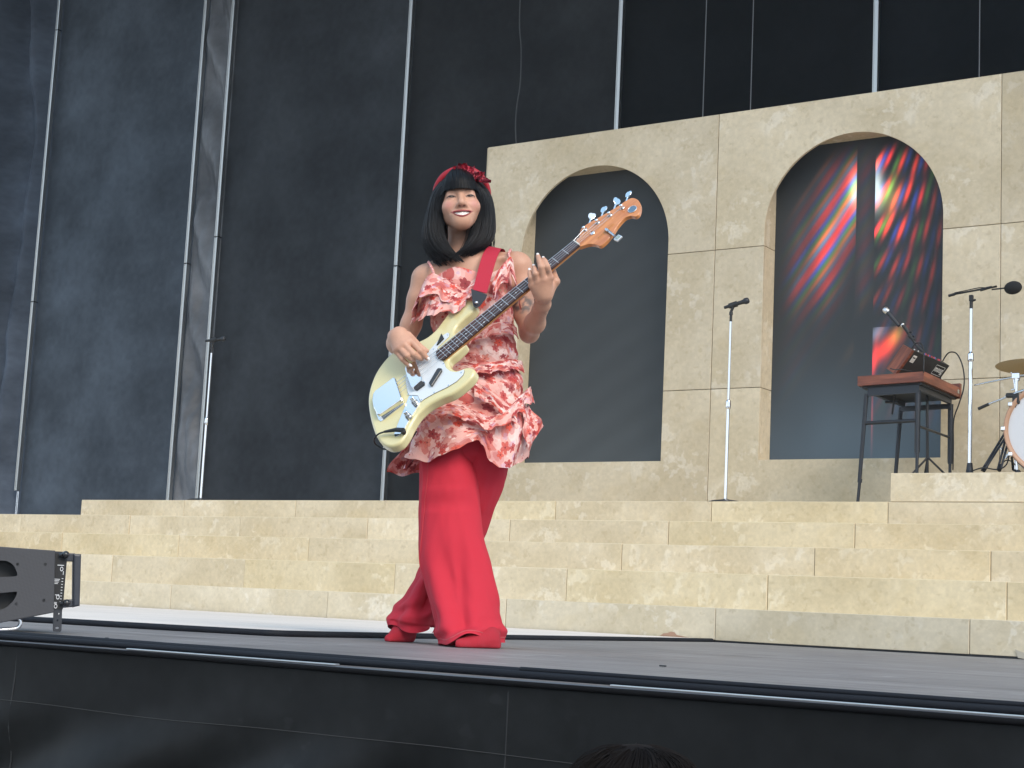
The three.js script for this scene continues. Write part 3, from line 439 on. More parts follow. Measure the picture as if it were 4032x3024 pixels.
{
  const z = -7.2, W = (px, py, zz = z) => onZ(px, py, zz), bse = W(4000, 1856), o = thing('cymbal_stand', 'chrome cymbal stand with boom arm and dark tripod beside the drum', 'cymbal stand', [bse.x, 1.272, z]);
  const L = (px, py, zz = z) => W(px, py, zz).sub(o.position);
  part('pole', [rod(L(4001, 1850), L(4000, 1640), 0.014), rod(L(4000, 1645), L(4002, 1500), 0.011), rod(L(4002, 1500), L(4004, 1475), 0.015)], M.chrome, o);
  part('boom_arm', [rod(L(3836, 1517), L(4000, 1483), 0.006, 0.0075), rod(L(4000, 1483), L(4060, 1470), 0.0075), rod(L(4060, 1470), L(4062, 1436), 0.006)], M.steel, o);
  part('tilter', [rod(L(3990, 1484), L(3996, 1530), 0.006), rbox(0.06, 0.05, 0.03, 0.008, ...L(4000, 1480).toArray()), rod(L(3982, 1466), L(4012, 1498), 0.009), rod(L(3983, 1536), L(4005, 1528), 0.007)], M.chrome, o);
  const hub = L(3978, 1680);
  for (const [f, k] of [[L(3872, 1853, -7.0), 0.5], [L(3935, 1850, -6.85), 0.55], [L(3995, 1850, -7.5), 0.5]]) { const l = part('leg', [rod(hub.clone().add(V(-0.012, 0, 0)), f.clone().add(V(-0.012, 0, 0)), 0.0085), rod(hub.clone().add(V(0.014, 0, 0)), f.clone().add(V(0.012, 0.01, 0)), 0.0085)], M.blackMetal, o); part('rubber_foot', rod(f.clone().add(V(0, -0.004, 0)), f.clone().lerp(hub, 0.10), 0.014, 0.016), M.rubber, l); }
  part('brace', [rod(L(3930, 1752), L(3965, 1795), 0.008), rod(L(3960, 1806), L(3996, 1752), 0.009), rod(hub, L(4001, 1690), 0.012)], M.chrome, o);
}
{
  const z = -6.98, W = (px, py) => onZ(px, py, z), bse = W(4008, 1856), o = thing('drum_microphone_stand', 'small boom stand with black clamp in front of the drum', 'microphone stand', [bse.x, 1.272, z]);
  const L = (px, py) => W(px, py).sub(o.position);
  part('tube', rod(L(4004, 1850), L(3998, 1585), 0.010), M.chrome, o);
  part('boom_arm', [rod(L(3892, 1592), L(3975, 1559), 0.0075), rod(L(3960, 1562), L(4075, 1522), 0.0105)], M.steel, o);
  part('grip', rod(L(3852, 1610), L(3894, 1591), 0.012, 0.012), M.black, o);
  part('clamp', [rbox(0.055, 0.075, 0.05, 0.012, ...L(4003, 1572).toArray()), rbox(0.06, 0.035, 0.04, 0.01, ...L(3978, 1557).toArray()), rod(L(3996, 1598), L(4004, 1600), 0.02)], M.black, o);
  part('base', lathe([[0.012, 0.05], [0.03, 0.02], [0.11, 0.01], [0.115, 0], [0.001, 0]], 24), M.blackMetal, o);
  cable('drum_cable', [W(3990, 1590), W(3972, 1640), W(3968, 1690), W(3975, 1760), W(3962, 1830), W(3930, 1848), W(3870, 1842), W(3830, 1853)], 0.005, 'black cable hanging from the drum microphone stand to the riser', M.black);
  cable('drum_cable', [W(3935, 1850), W(3945, 1826), W(3965, 1812), W(3990, 1822), W(4004, 1845), W(3990, 1852)], 0.004, 'coiled black cable on the riser by the cymbal stand', M.black);
}

// ---------- loudspeaker at the left stage edge ----------
{
  const zp = 1.56, W = (px, py, z = zp) => onZ(px, py, z), p0 = W(215, 2290);
  const o = thing('loudspeaker', 'dark grey wedge loudspeaker with rigging frame at the left stage edge', 'loudspeaker', [p0.x, 0, zp], 0.95);
  const L = (px, py) => { const d = sight(px, py), n = V(Math.sin(0.95), 0, Math.cos(0.95)), t = V(p0.x, 0, zp).sub(CAM).dot(n) / d.dot(n), w = CAM.clone().addScaledVector(d, t).sub(o.position); return V(w.x * Math.cos(0.95) - w.z * Math.sin(0.95), w.y, w.x * Math.sin(0.95) + w.z * Math.cos(0.95)); };
  const shapeOf = (pts, holes = []) => { const s = new THREE.Shape(pts.map(([x, y]) => { const q = L(x, y); return new THREE.Vector2(q.x, q.y); })); for (const h of holes) s.holes.push(h); return s; };
  const ext = (s, d, z0, bv = 0.003) => new THREE.ExtrudeGeometry(s, { depth: d, bevelEnabled: bv > 0, bevelSize: bv, bevelOffset: -bv, bevelThickness: bv, bevelSegments: 2, curveSegments: 24 }).translate(0, 0, z0);
  const paint = std({ color: lin(0.048, 0.049, 0.055), roughness: 0.7, bumpMap: weave, bumpScale: 0.0003 });
  const port = (pts) => new THREE.Path(new THREE.SplineCurve(pts.map(([x, y]) => { const q = L(x, y); return new THREE.Vector2(q.x, q.y); })).getPoints(40));
  const up = port([[-60, 2203], [0, 2203], [30, 2206], [55, 2222], [68, 2246], [72, 2262], [67, 2271], [50, 2274], [0, 2276], [-60, 2278], [-62, 2240]]), dn = port([[-60, 2336], [0, 2331], [40, 2327], [66, 2326], [71, 2334], [62, 2358], [40, 2384], [10, 2402], [-60, 2410], [-62, 2370]]);
  part('cabinet', uvBox(ext(shapeOf([[-330, 2128], [0, 2152], [217, 2168], [212, 2412], [0, 2453], [-330, 2520]], [up, dn]), 0.05, -0.05), 0.5), paint, o);
  part('cabinet_back', ext(shapeOf([[-325, 2132], [0, 2156], [213, 2172], [208, 2408], [0, 2448], [-325, 2514]]), 0.22, -0.275), M.black, o);
  for (const [x, y] of [[69, 2222], [178, 2222], [64, 2378], [172, 2364]]) { const q = L(x, y); part('screw', new THREE.CylinderGeometry(0.0046, 0.0046, 0.004, 14).rotateX(Math.PI / 2).translate(q.x, q.y, 0.001), M.black, o); }
  const hole = (x, y, r = 0.0035, rx = 1) => { const q = L(x, y); const h = new THREE.Path(); h.absellipse(q.x, q.y, r * rx, r, 0, Math.PI * 2, true); return h; };
  part('rigging_plate', ext(shapeOf([[217, 2170], [258, 2172], [253, 2260], [252, 2390], [247, 2392], [244, 2482], [239, 2489], [212, 2487], [210, 2480], [212, 2412]], [hole(234, 2417, 0.0035, 0.8), hole(228, 2443, 0.0045, 0.8), hole(227, 2473, 0.004, 1.6)]), 0.006, -0.02, 0.001), M.blackMetal, o);
  const marks = canvasTex(128, 384, (g, w, h) => { g.clearRect(0, 0, w, h); g.fillStyle = '#101114'; g.fillRect(0, 0, w, h); g.strokeStyle = '#d8dade'; g.lineWidth = 5; const ring = (x, y, r) => { g.beginPath(); g.arc(x, y, r, 0, 7); g.stroke(); }; ring(84, 106, 13); ring(70, 300, 14); ring(56, 364, 13); g.fillStyle = '#d8dade'; g.fillRect(40, 78, 64, 5); g.fillRect(100, 120, 5, 26); for (let i = 0; i < 4; i++) g.fillRect(6, 176 + i * 10, 70 - i * 6, 4); for (let i = 0; i < 9; i++) g.fillRect(92, 170 + i * 20, 16, 4); g.fillRect(40, 284, 34, 4); g.fillRect(74, 280, 4, 16); g.fillRect(38, 336, 26, 4); g.fillRect(38, 344, 26, 4); });
  { const a = L(214, 2178), b = L(250, 2400); part('printed_scale', new THREE.PlaneGeometry(b.x - a.x - 0.002, a.y - b.y).translate((a.x + b.x) / 2, (a.y + b.y) / 2, -0.0105), std({ map: marks, roughness: 0.6 }), o); }
  part('handle', [ext(shapeOf([[292, 2180], [324, 2181], [318, 2386], [290, 2392]]), 0.03, -0.06, 0.006), ext(shapeOf([[248, 2175], [300, 2178], [300, 2211], [250, 2210]]), 0.02, -0.055, 0.003), ext(shapeOf([[250, 2362], [298, 2360], [298, 2390], [246, 2395]]), 0.02, -0.055, 0.003)], std({ color: lin(0.03, 0.034, 0.045), roughness: 0.4 }), o);
  for (const [x, y] of [[258, 2184], [262, 2374]]) { const q = L(x, y), b = L(x - 22, y + 2); part('locking_pin', [rod(V(b.x, b.y, -0.004), V(q.x, q.y, 0.006), 0.006), new THREE.SphereGeometry(0.011, 14, 10).translate(q.x, q.y, 0.006)], M.blackGloss, o); }
  part('wire_foot', tube([L(72, 2432), L(80, 2445), L(80, 2462), L(66, 2474), L(30, 2478), L(-40, 2482), L(-90, 2470)].map((p) => p.setZ(-0.01)), 0.0055, 60, 8), M.steel, o);
}
// a stray twist of tape and scuffs left on the boards
{ const R = rng(66); const spots = [[2610, 2622], [420, 2513]]; spots.forEach(([x, y], i) => { const p = onY(x, y, 0.004); tag(part('tape_scrap', rbox(0.018 + R() * 0.01, 0.004, 0.008, 0.0015).rotateY(R() * 3).translate(p.x, 0.004, p.z), i === 3 ? M.white : M.black), ['crumpled black tape scrap on the floor near the edge cables at right', 'small black scrap on the floor by the loudspeaker', ''][i], 'scrap'); }); }

// ---------- the musician ----------
// signed distance shapes, meshed with surface nets
function surfaceNets(f, lo, hi, h) {
  const nx = Math.ceil((hi.x - lo.x) / h) + 1, ny = Math.ceil((hi.y - lo.y) / h) + 1, nz = Math.ceil((hi.z - lo.z) / h) + 1, D = new Float32Array(nx * ny * nz), id = new Int32Array(nx * ny * nz).fill(-1), P = [], I = [];
  const at3 = (i, j, k) => (k * ny + j) * nx + i;
  for (let k = 0; k < nz; k++) for (let j = 0; j < ny; j++) for (let i = 0; i < nx; i++) D[at3(i, j, k)] = f(lo.x + i * h, lo.y + j * h, lo.z + k * h);
  for (let k = 0; k < nz - 1; k++) for (let j = 0; j < ny - 1; j++) for (let i = 0; i < nx - 1; i++) {
    let n = 0, sx = 0, sy = 0, sz = 0, m = 0;
    for (let c = 0; c < 8; c++) if (D[at3(i + (c & 1), j + ((c >> 1) & 1), k + (c >> 2))] < 0) m |= 1 << c;
    if (m === 0 || m === 255) continue;
    for (let c = 0; c < 8; c++) for (let b = 1; b < 8; b <<= 1) { if (c & b) continue; const e = c | b; if (((m >> c) & 1) === ((m >> e) & 1)) continue; const d0 = D[at3(i + (c & 1), j + ((c >> 1) & 1), k + (c >> 2))], d1 = D[at3(i + (e & 1), j + ((e >> 1) & 1), k + (e >> 2))], t = d0 / (d0 - d1); sx += (c & 1) + (b === 1 ? t : 0); sy += ((c >> 1) & 1) + (b === 2 ? t : 0); sz += (c >> 2) + (b === 4 ? t : 0); n++; }
    id[at3(i, j, k)] = P.length / 3; P.push(lo.x + (i + sx / n) * h, lo.y + (j + sy / n) * h, lo.z + (k + sz / n) * h);
  }
  const quad = (a, b, c, d, fl) => { if (a < 0 || b < 0 || c < 0 || d < 0) return; if (fl) I.push(a, b, c, a, c, d); else I.push(a, c, b, a, d, c); };
  for (let k = 1; k < nz - 1; k++) for (let j = 1; j < ny - 1; j++) for (let i = 1; i < nx - 1; i++) {
    const s = D[at3(i, j, k)] < 0;
    if (s !== D[at3(i + 1, j, k)] < 0) quad(id[at3(i, j - 1, k - 1)], id[at3(i, j, k - 1)], id[at3(i, j, k)], id[at3(i, j - 1, k)], s);
    if (s !== D[at3(i, j + 1, k)] < 0) quad(id[at3(i - 1, j, k - 1)], id[at3(i - 1, j, k)], id[at3(i, j, k)], id[at3(i, j, k - 1)], s);
    if (s !== D[at3(i, j, k + 1)] < 0) quad(id[at3(i - 1, j - 1, k)], id[at3(i, j - 1, k)], id[at3(i, j, k)], id[at3(i - 1, j, k)], s);
  }
  const g = new THREE.BufferGeometry(); g.setAttribute('position', new THREE.Float32BufferAttribute(P, 3)); g.setIndex(I); g.computeVertexNormals(); return g;
}
const smin = (a, b, k) => { const h = Math.max(k - Math.abs(a - b), 0) / k; return Math.min(a, b) - h * h * k * 0.25; };
const smax = (a, b, k) => -smin(-a, -b, k);
const cap = (a, b, ra, rb = ra) => { const dx = b.x - a.x, dy = b.y - a.y, dz = b.z - a.z, l2 = dx * dx + dy * dy + dz * dz + 1e-12; return (x, y, z) => { const px = x - a.x, py = y - a.y, pz = z - a.z, t = clamp((px * dx + py * dy + pz * dz) / l2), qx = px - dx * t, qy = py - dy * t, qz = pz - dz * t; return Math.sqrt(qx * qx + qy * qy + qz * qz) - (ra + (rb - ra) * t); }; };
const ell = (c, rx, ry, rz) => (x, y, z) => { const a = (x - c.x) / rx, b = (y - c.y) / ry, d = (z - c.z) / rz, k0 = Math.sqrt(a * a + b * b + d * d), a1 = a / rx, b1 = b / ry, d1 = d / rz, k1 = Math.sqrt(a1 * a1 + b1 * b1 + d1 * d1) + 1e-9; return k0 * (k0 - 1) / k1; };
const blend = (list, k) => (x, y, z) => { let d = 9; for (const f of list) d = smin(d, f(x, y, z), k); return d; };
const chain = (pts, rs) => pts.slice(1).map((p, i) => cap(pts[i], p, rs[i], rs[i + 1]));

const person = thing('person', 'smiling musician in floral dress, red trousers and black bob playing bass', 'person', [0, 0, 0], FACE);
const skinC = [0.53, 0.285, 0.19];

// head, in its own axes: x right in view, y up, z forward, origin between the eyes' level
const HO = at(1812, 806, 0.025), HQ = new THREE.Quaternion().setFromEuler(new THREE.Euler(-0.13, 0.02, 0.11, 'YXZ')), HS = 1.08;
const headBase = blend([
  ell(V(0, 0.026, -0.02), 0.074, 0.086, 0.092), ell(V(0, -0.026, 0.022), 0.060, 0.068, 0.066),
  cap(V(-0.043, -0.048, 0.010), V(-0.007, -0.083, 0.058), 0.019, 0.018), cap(V(0.043, -0.048, 0.010), V(0.007, -0.083, 0.058), 0.019, 0.018), cap(V(-0.009, -0.084, 0.064), V(0.009, -0.084, 0.064), 0.0175),
], 0.03);
const cheeks = blend([ell(V(-0.039, -0.030, 0.056), 0.025, 0.022, 0.022), ell(V(0.039, -0.030, 0.056), 0.025, 0.022, 0.022), ell(V(0, -0.060, 0.066), 0.032, 0.020, 0.018), cap(V(-0.032, 0.017, 0.068), V(0.032, 0.017, 0.068), 0.013)], 0.02);
const nose = blend([cap(V(0, 0.004, 0.080), V(0, -0.030, 0.101), 0.0075, 0.0105), ell(V(0, -0.034, 0.101), 0.0105, 0.009, 0.010), ell(V(-0.0135, -0.0375, 0.089), 0.0085, 0.0075, 0.010), ell(V(0.0135, -0.0375, 0.089), 0.0085, 0.0075, 0.010)], 0.010);
const lids = (x, y, z) => Math.min(Math.hypot(x + 0.0325, y - 0.001, z - 0.064), Math.hypot(x - 0.0325, y - 0.001, z - 0.064)) - 0.0152;
const mouthQ = (x, y) => { const yc = -0.0670 + 8.5 * x * x, h = 0.0066 * Math.max(0, 1 - (x * x) / (0.0325 * 0.0325)); return Math.abs(y - yc) - h; };
const lipQ = (x, y) => { const t = 1 - (x * x) / (0.0392 * 0.0392); if (t <= 0) return 1; const yc = -0.0670 + 8.5 * x * x, h = 0.0066 * Math.max(0, 1 - (x * x) / (0.0325 * 0.0325)), up = y > yc; return Math.abs(y - yc) - h - (up ? 0.0068 : 0.0062) * Math.pow(t, 0.8); };
const slitQ = (x, y) => { const ax = Math.abs(x) - 0.0325, yc = 0.0005 - 9 * ax * ax; return Math.abs(y - yc) - 0.0027 * Math.max(0, 1 - (ax * ax) / (0.0125 * 0.0125)); };
const creaseL = blend(chain([V(0.0215, -0.034, 0.0905), V(0.034, -0.046, 0.086), V(0.0415, -0.058, 0.077)], [0.0020, 0.0026, 0.0012]), 0.004);
function headLocal(x, y, z) {
  let d = smin(headBase(x, y, z), cheeks(x, y, z), 0.022);
  const ax = Math.abs(x);
  d = smax(d, 0.013 - Math.hypot((ax - 0.030) * 0.8, y - 0.003, z - 0.088), 0.018);
  d = smin(d, nose(x, y, z), 0.010); d = smin(d, lids(x, y, z), 0.007);
  d = smax(d, 0.0042 - Math.hypot(ax - 0.0072, (y + 0.0435) * 1.1, z - 0.098), 0.004);
  if (z > 0.045 && y < -0.04 && y > -0.092 && ax < 0.045) { const q = mouthQ(x, y), lq = lipQ(x, y); d -= 0.0030 * sstep(0.001, -0.004, lq); d = smax(d, -Math.max(q, 0.060 - z, ax - 0.0325), 0.0015); }
  if (z > 0.04) { const cl = creaseL(ax, y, z); d = smax(d, -cl, 0.007); }
  if (z > 0.06 && Math.abs(y) < 0.02) d = Math.max(d, -Math.max(slitQ(x, y), 0.0665 - z, Math.abs(ax - 0.0325) - 0.0125));
  const ear = Math.hypot((ax - 0.076) * 2.2, y + 0.012, z + 0.012) - 0.026; return smin(d, ear, 0.008);
}
const HQi = HQ.clone().invert(), hv = V(0, 0, 0);
const toHead = (x, y, z) => hv.set(x - HO.x, y - HO.y, z - HO.z).applyQuaternion(HQi).divideScalar(HS);
const headSDF = (x, y, z) => { const p = toHead(x, y, z); return headLocal(p.x, p.y, p.z) * HS; };
const fromHead = (x, y, z) => V(x, y, z).multiplyScalar(HS).applyQuaternion(HQ).add(HO);
const neck = blend([cap(at(1814, 905, -0.03), at(1822, 1015, -0.045), 0.048, 0.056)], 0.01);

// torso and arms
const shL = at(1672, 1100, -0.03), shR = at(2045, 1050, -0.03), elL = at(1592, 1352, -0.06), wrL = at(1560, 1328, 0.17), elR = at(2084, 1312, -0.02), wrR = at(2137, 1196, 0.205);
const torso = blend([
  neck, cap(at(1690, 1092, -0.045), at(1815, 1050, -0.05), 0.045, 0.058), cap(at(1830, 1045, -0.05), at(2022, 1042, -0.045), 0.058, 0.045),
  ell(at(1842, 1165, -0.03), 0.145, 0.165, 0.098), ell(at(1775, 1178, 0.02), 0.062, 0.062, 0.05), ell(at(1925, 1170, 0.02), 0.062, 0.062, 0.05), ell(at(1862, 1370, -0.02), 0.118, 0.22, 0.085), ell(at(1850, 1650, -0.02), 0.158, 0.17, 0.105),
], 0.07);
const clav = blend([cap(at(1812, 1034, 0.030), at(1700, 1062, 0.010), 0.009, 0.008), cap(at(1846, 1030, 0.030), at(1985, 1015, 0.008), 0.009, 0.008), cap(at(1800, 945, -0.01), at(1822, 1020, 0.018), 0.012, 0.008)], 0.01);
const armL = blend([...chain([shL, at(1650, 1180, -0.035), at(1618, 1280, -0.05), elL], [0.050, 0.0415, 0.0355, 0.0325]), ...chain([elL, at(1566, 1352, 0.06), wrL], [0.034, 0.037, 0.026])], 0.025);
const armR = blend([...chain([shR, at(2056, 1130, -0.035), at(2068, 1240, -0.03), elR], [0.050, 0.042, 0.037, 0.033]), ...chain([elR, at(2106, 1272, 0.07), wrR], [0.033, 0.0355, 0.0245])], 0.025);
const bodySDF = (x, y, z) => { let d = torso(x, y, z); d = smin(d, clav(x, y, z), 0.022); d = smin(d, armL(x, y, z), 0.035); return smin(d, armR(x, y, z), 0.035); };
// legs, inside the trousers
const legs = blend([...chain([at(1770, 1760, -0.01), at(1775, 2120, 0.08), at(1850, 2440, 0.17)], [0.085, 0.058, 0.04]), ...chain([at(1925, 1760, -0.04), at(1820, 2150, -0.10), at(1600, 2440, -0.10)], [0.085, 0.055, 0.04])], 0.03);
// hands: palm bones, then five finger chains each
const knob = [];
function hand(palm, fingers, kp) { const p = blend(palm, kp), fs = fingers.map(([pts, rs]) => blend(chain(pts, rs), 0.003)); return (x, y, z) => { let d = p(x, y, z); for (const f of fs) d = smin(d, f(x, y, z), 0.0045); return d; }; }
const LH = {                                                           // her left hand on the neck
  wr: wrR, mcp: [at(2166, 1093, 0.300), at(2139, 1101, 0.304), at(2114, 1110, 0.298), at(2093, 1124, 0.288)],
  f: [[at(2154, 1050, 0.322), at(2146, 1030, 0.312), at(2140, 1020, 0.295)], [at(2131, 1052, 0.325), at(2124, 1027, 0.316), at(2118, 1008, 0.298)], [at(2108, 1078, 0.318), at(2105, 1062, 0.312), at(2102, 1051, 0.296)], [at(2089, 1094, 0.305), at(2087, 1078, 0.300), at(2085, 1067, 0.288)]],
  th: [at(2160, 1168, 0.235), at(2188, 1108, 0.255), at(2176, 1070, 0.215), at(2160, 1050, 0.195)],
};
const leftHand = hand([cap(wrR, at(2140, 1150, 0.262), 0.027, 0.024), ...LH.mcp.map((m, i) => cap(at(2146 - i * 6, 1160, 0.262), m, 0.020, [0.0135, 0.0135, 0.0128, 0.0118][i])), cap(at(2150, 1160, 0.245), LH.th[1], 0.020, 0.0155)], [...LH.f.map((p, i) => [[LH.mcp[i], ...p], [[0.0125, 0.0112, 0.0098, 0.0080], [0.0128, 0.0114, 0.0100, 0.0082], [0.0120, 0.0106, 0.0094, 0.0078], [0.0108, 0.0094, 0.0084, 0.0070]][i]]), [LH.th.slice(1), [0.0155, 0.0125, 0.0095]]], 0.022);
const RH = {                                                           // her right hand over the strings
  mcp: [at(1616, 1342, 0.246), at(1594, 1357, 0.260), at(1574, 1370, 0.256), at(1560, 1382, 0.242)],
  f: [[at(1654, 1381, 0.270), at(1671, 1399, 0.256), at(1682, 1411, 0.252)], [at(1628, 1394, 0.278), at(1646, 1406, 0.264), at(1660, 1413, 0.244)], [at(1602, 1400, 0.278), at(1616, 1411, 0.266), at(1630, 1417, 0.246)], [at(1584, 1414, 0.262), at(1599, 1429, 0.254), at(1611, 1438, 0.252)]],
  th: [at(1606, 1322, 0.225), at(1646, 1360, 0.245), at(1668, 1376, 0.252), at(1681, 1382, 0.252)],
};
const rightHand = hand([cap(wrL, at(1570, 1318, 0.21), 0.028, 0.027), ...RH.mcp.map((m, i) => cap(at(1578 - i * 5, 1322 + i * 5, 0.215), m, 0.022, [0.0135, 0.0135, 0.0128, 0.0118][i]))], [...RH.f.map((p, i) => [[RH.mcp[i], ...p], [[0.0128, 0.0112, 0.0098, 0.0078], [0.0128, 0.0112, 0.0098, 0.0080], [0.0120, 0.0106, 0.0092, 0.0076], [0.0106, 0.0092, 0.0082, 0.0068]][i]]), [RH.th, [0.016, 0.0125, 0.0105, 0.0080]]], 0.024);
{
  const bx = (a, b) => [V(Math.min(a.x, b.x), Math.min(a.y, b.y), Math.min(a.z, b.z)), V(Math.max(a.x, b.x), Math.max(a.y, b.y), Math.max(a.z, b.z))];
  const around = (pts, m) => { const b = new THREE.Box3().setFromPoints(pts); b.expandByScalar(m); return [b.min, b.max]; };
  const inHead = (p) => toHead(p[0], p[1], p[2]);
  const tat = at(2058, 1200, 0.0);
  const paint = (g, kind) => {
    const p = g.attributes.position, c = new Float32Array(p.count * 3);
    for (let i = 0; i < p.count; i++) {
      const x = p.getX(i), y = p.getY(i), z = p.getZ(i), n = n3(x * 22, y * 22, z * 22, 4) * 0.07 + n3(x * 110, y * 110, z * 110, 9) * 0.04; let col = skinC.map((k) => k * (1 + n));
      if (kind === 'head') {
        const h = inHead([x, y, z]), q = mouthQ(h.x, h.y), ax = Math.abs(h.x);
        const bl = Math.exp(-Math.pow((ax - 0.044) / 0.017, 2) - Math.pow((h.y + 0.030) / 0.017, 2)) * (h.z > 0 ? 1 : 0); col = mix3(col, [0.56, 0.19, 0.18], bl * 0.5);
        if (h.z > 0.045 && ax < 0.0392 && h.y < -0.04 && h.y > -0.09) col = mix3(col, [0.30, 0.055, 0.055], sstep(0.0016, -0.0008, lipQ(h.x, h.y)));
        if (h.z > 0.05 && q < -0.0006 && h.y < -0.05) col = [0.10, 0.025, 0.025];
        const s = slitQ(h.x, h.y); if (h.z > 0.05 && Math.abs(ax - 0.0325) < 0.0165) { col = mix3(col, [0.03, 0.018, 0.018], sstep(0.0050, 0.0024, s) * (h.y > 0.0005 - 9 * (ax - 0.0325) * (ax - 0.0325) ? 1 : 0.45)); if (h.y > 0.004 && h.y < 0.013) col = mix3(col, [0.50, 0.34, 0.27], 0.25); }
        if (h.z > 0.05) { const by = 0.0235 - 6 * (ax - 0.034) * (ax - 0.034) * 2; col = mix3(col, [0.06, 0.04, 0.035], Math.exp(-Math.pow((h.y - by) / 0.0032, 2)) * sstep(0.012, 0.018, ax) * sstep(0.056, 0.048, ax) * 0.8); }
        col = mix3(col, [0.13, 0.05, 0.04], Math.exp(-Math.pow(Math.hypot(ax - 0.0072, h.y + 0.0425, (h.z - 0.097) * 0.7) / 0.0042, 2)) * 0.9);
      }
      if (kind === 'body') {
        const tx = x - tat.x, ty = y - tat.y; if (z > -0.05 && Math.abs(tx) < 0.055 && Math.abs(ty) < 0.05) { const a = fbm(tx * 60 + 9, ty * 60 + 5, 3, 2), r = Math.hypot(tx * 1.0, ty * 1.1); const k = sstep(0.042 + 0.02 * (a - 0.5), 0.030, r) * sstep(0.36, 0.52, a + 0.12 * Math.sin(Math.atan2(ty, tx) * 7)); col = mix3(col, [0.095, 0.085, 0.08], k * 0.85); }
      }
      if (kind === 'lh') { const r = [x, y, z], rp = at(2158, 1070, 0.325), d = Math.hypot(x - rp.x, y - rp.y); col = mix3(col, [0.16, 0.11, 0.09], sstep(0.009, 0.004, d) * (n3(x * 300, y * 300, 0, 3) > -0.2 ? 0.6 : 0.15)); }
      if (kind === 'lh' || kind === 'rh') { const m = kind === 'lh' ? LH.mcp : RH.mcp; let k = 0; for (const q of m) k = Math.max(k, Math.exp(-Math.pow(Math.hypot(x - q.x, y - q.y, z - q.z) / 0.017, 2))); col = mix3(col, [0.50, 0.23, 0.16], k * 0.4); }
      c.set(col, i * 3);
    }
    g.setAttribute('color', new THREE.BufferAttribute(c, 3)); g.deleteAttribute('uv'); return g.toNonIndexed();
  };
  const all = [];
  const hr = HS * 0.15; all.push(paint(surfaceNets((x, y, z) => smin(headSDF(x, y, z), neck(x, y, z), 0.03), HO.clone().add(V(-0.10, -0.15, -0.125)), HO.clone().add(V(0.10, 0.15, 0.135)), 0.0024), 'head'));
  all.push(paint(surfaceNets((x, y, z) => Math.max(bodySDF(x, y, z), headSDF(x, y, z) > 0.03 ? -9 : -9), ...around([shL, shR, elL, wrL, elR, wrR, at(1812, 905, 0), at(1850, 1800, 0)], 0.14), 0.0075), 'body'));
  all.push(paint(surfaceNets(legs, V(-0.45, 0.03, -0.25), V(0.35, 0.80, 0.32), 0.014), 'legs'));
  const elbowR = (f, arm, w) => (x, y, z) => smin(f(x, y, z), arm(x, y, z), 0.012);
  all.push(paint(surfaceNets((x, y, z) => Math.max(smin(leftHand(x, y, z), cap(wrR, at(2125, 1232, 0.15), 0.026, 0.034)(x, y, z), 0.02), 0), ...around([wrR, ...LH.mcp, ...LH.f.flat(), ...LH.th], 0.03), 0.003).clone ? surfaceNets((x, y, z) => smin(leftHand(x, y, z), cap(wrR, wrR.clone().lerp(elR, 0.28), 0.026, 0.0335)(x, y, z), 0.02), ...around([wrR, ...LH.mcp, ...LH.f.flat(), ...LH.th], 0.034), 0.0028) : null, 'lh'));
  all.push(paint(surfaceNets((x, y, z) => smin(rightHand(x, y, z), cap(wrL, wrL.clone().lerp(elL, 0.25), 0.027, 0.0345)(x, y, z), 0.02), ...around([wrL, ...RH.mcp, ...RH.f.flat(), ...RH.th], 0.034), 0.0028), 'rh'));
  const g = mergeGeometries(all); 
  const skin = new THREE.Mesh(g, phys({ vertexColors: true, roughness: 0.52, sheen: 0.15, sheenRoughness: 0.6, sheenColor: lin(0.9, 0.6, 0.5), clearcoat: 0.06, clearcoatRoughness: 0.45 })); skin.name = 'body'; skin.castShadow = skin.receiveShadow = true; person.add(skin);
  // eyes and teeth
  for (const s of [-1, 1]) {
    const e = part('eye', new THREE.SphereGeometry(0.0128 * HS, 24, 16).translate(...fromHead(s * 0.0325, 0.001, 0.0645).toArray()), phys({ color: lin(0.11, 0.095, 0.09), roughness: 0.4 }), person);
    part('iris', new THREE.SphereGeometry(0.0092 * HS, 16, 12).translate(...fromHead(s * 0.0325, 0.0006, 0.0690).toArray()), phys({ color: lin(0.03, 0.018, 0.012), roughness: 0.1 }), e);
  }
  let mouthZ = 0.12; while (smin(headBase(0, -0.0665, mouthZ), cheeks(0, -0.0665, mouthZ), 0.022) > 0) mouthZ -= 0.0005; mouthZ -= 0.0035;
  part('teeth', grid(48, 6, (u, v) => { const x = lerp(-0.0325, 0.0325, u), yc = -0.0670 + 8.5 * x * x, h = 0.0066 * Math.max(0.02, 1 - (x * x) / (0.033 * 0.033)), y = yc + lerp(-0.72 * h, h + 0.001, v), tooth = 0.0006 * Math.abs(Math.sin((u - 0.5) * Math.PI * 9.0)); return { p: fromHead(x, y, mouthZ - 14 * x * x - tooth), uv: [u, v] }; }), phys({ color: lin(0.80, 0.76, 0.70), roughness: 0.25 }), person);
  // painted nails
  const nails = [[LH.f, V(0, 0.5, 1)], [RH.f, V(0.2, 0.5, 1)]];
  for (const [fs, n0] of nails) for (const f of fs) { const d = f[2].clone().sub(f[1]).normalize(), n = n0.clone().addScaledVector(d, -n0.dot(d)).normalize(), c = f[2].clone().addScaledVector(d, 0.003).addScaledVector(n, 0.0055), s = d.clone().cross(n); const g = new THREE.SphereGeometry(1, 14, 10).applyMatrix4(new THREE.Matrix4().makeBasis(s.multiplyScalar(0.0055), d.clone().multiplyScalar(0.0078), n.clone().multiplyScalar(0.0032)).setPosition(c)); part('nail', g, phys({ color: lin(0.78, 0.74, 0.72), roughness: 0.25, clearcoat: 0.5 }), person); }
}
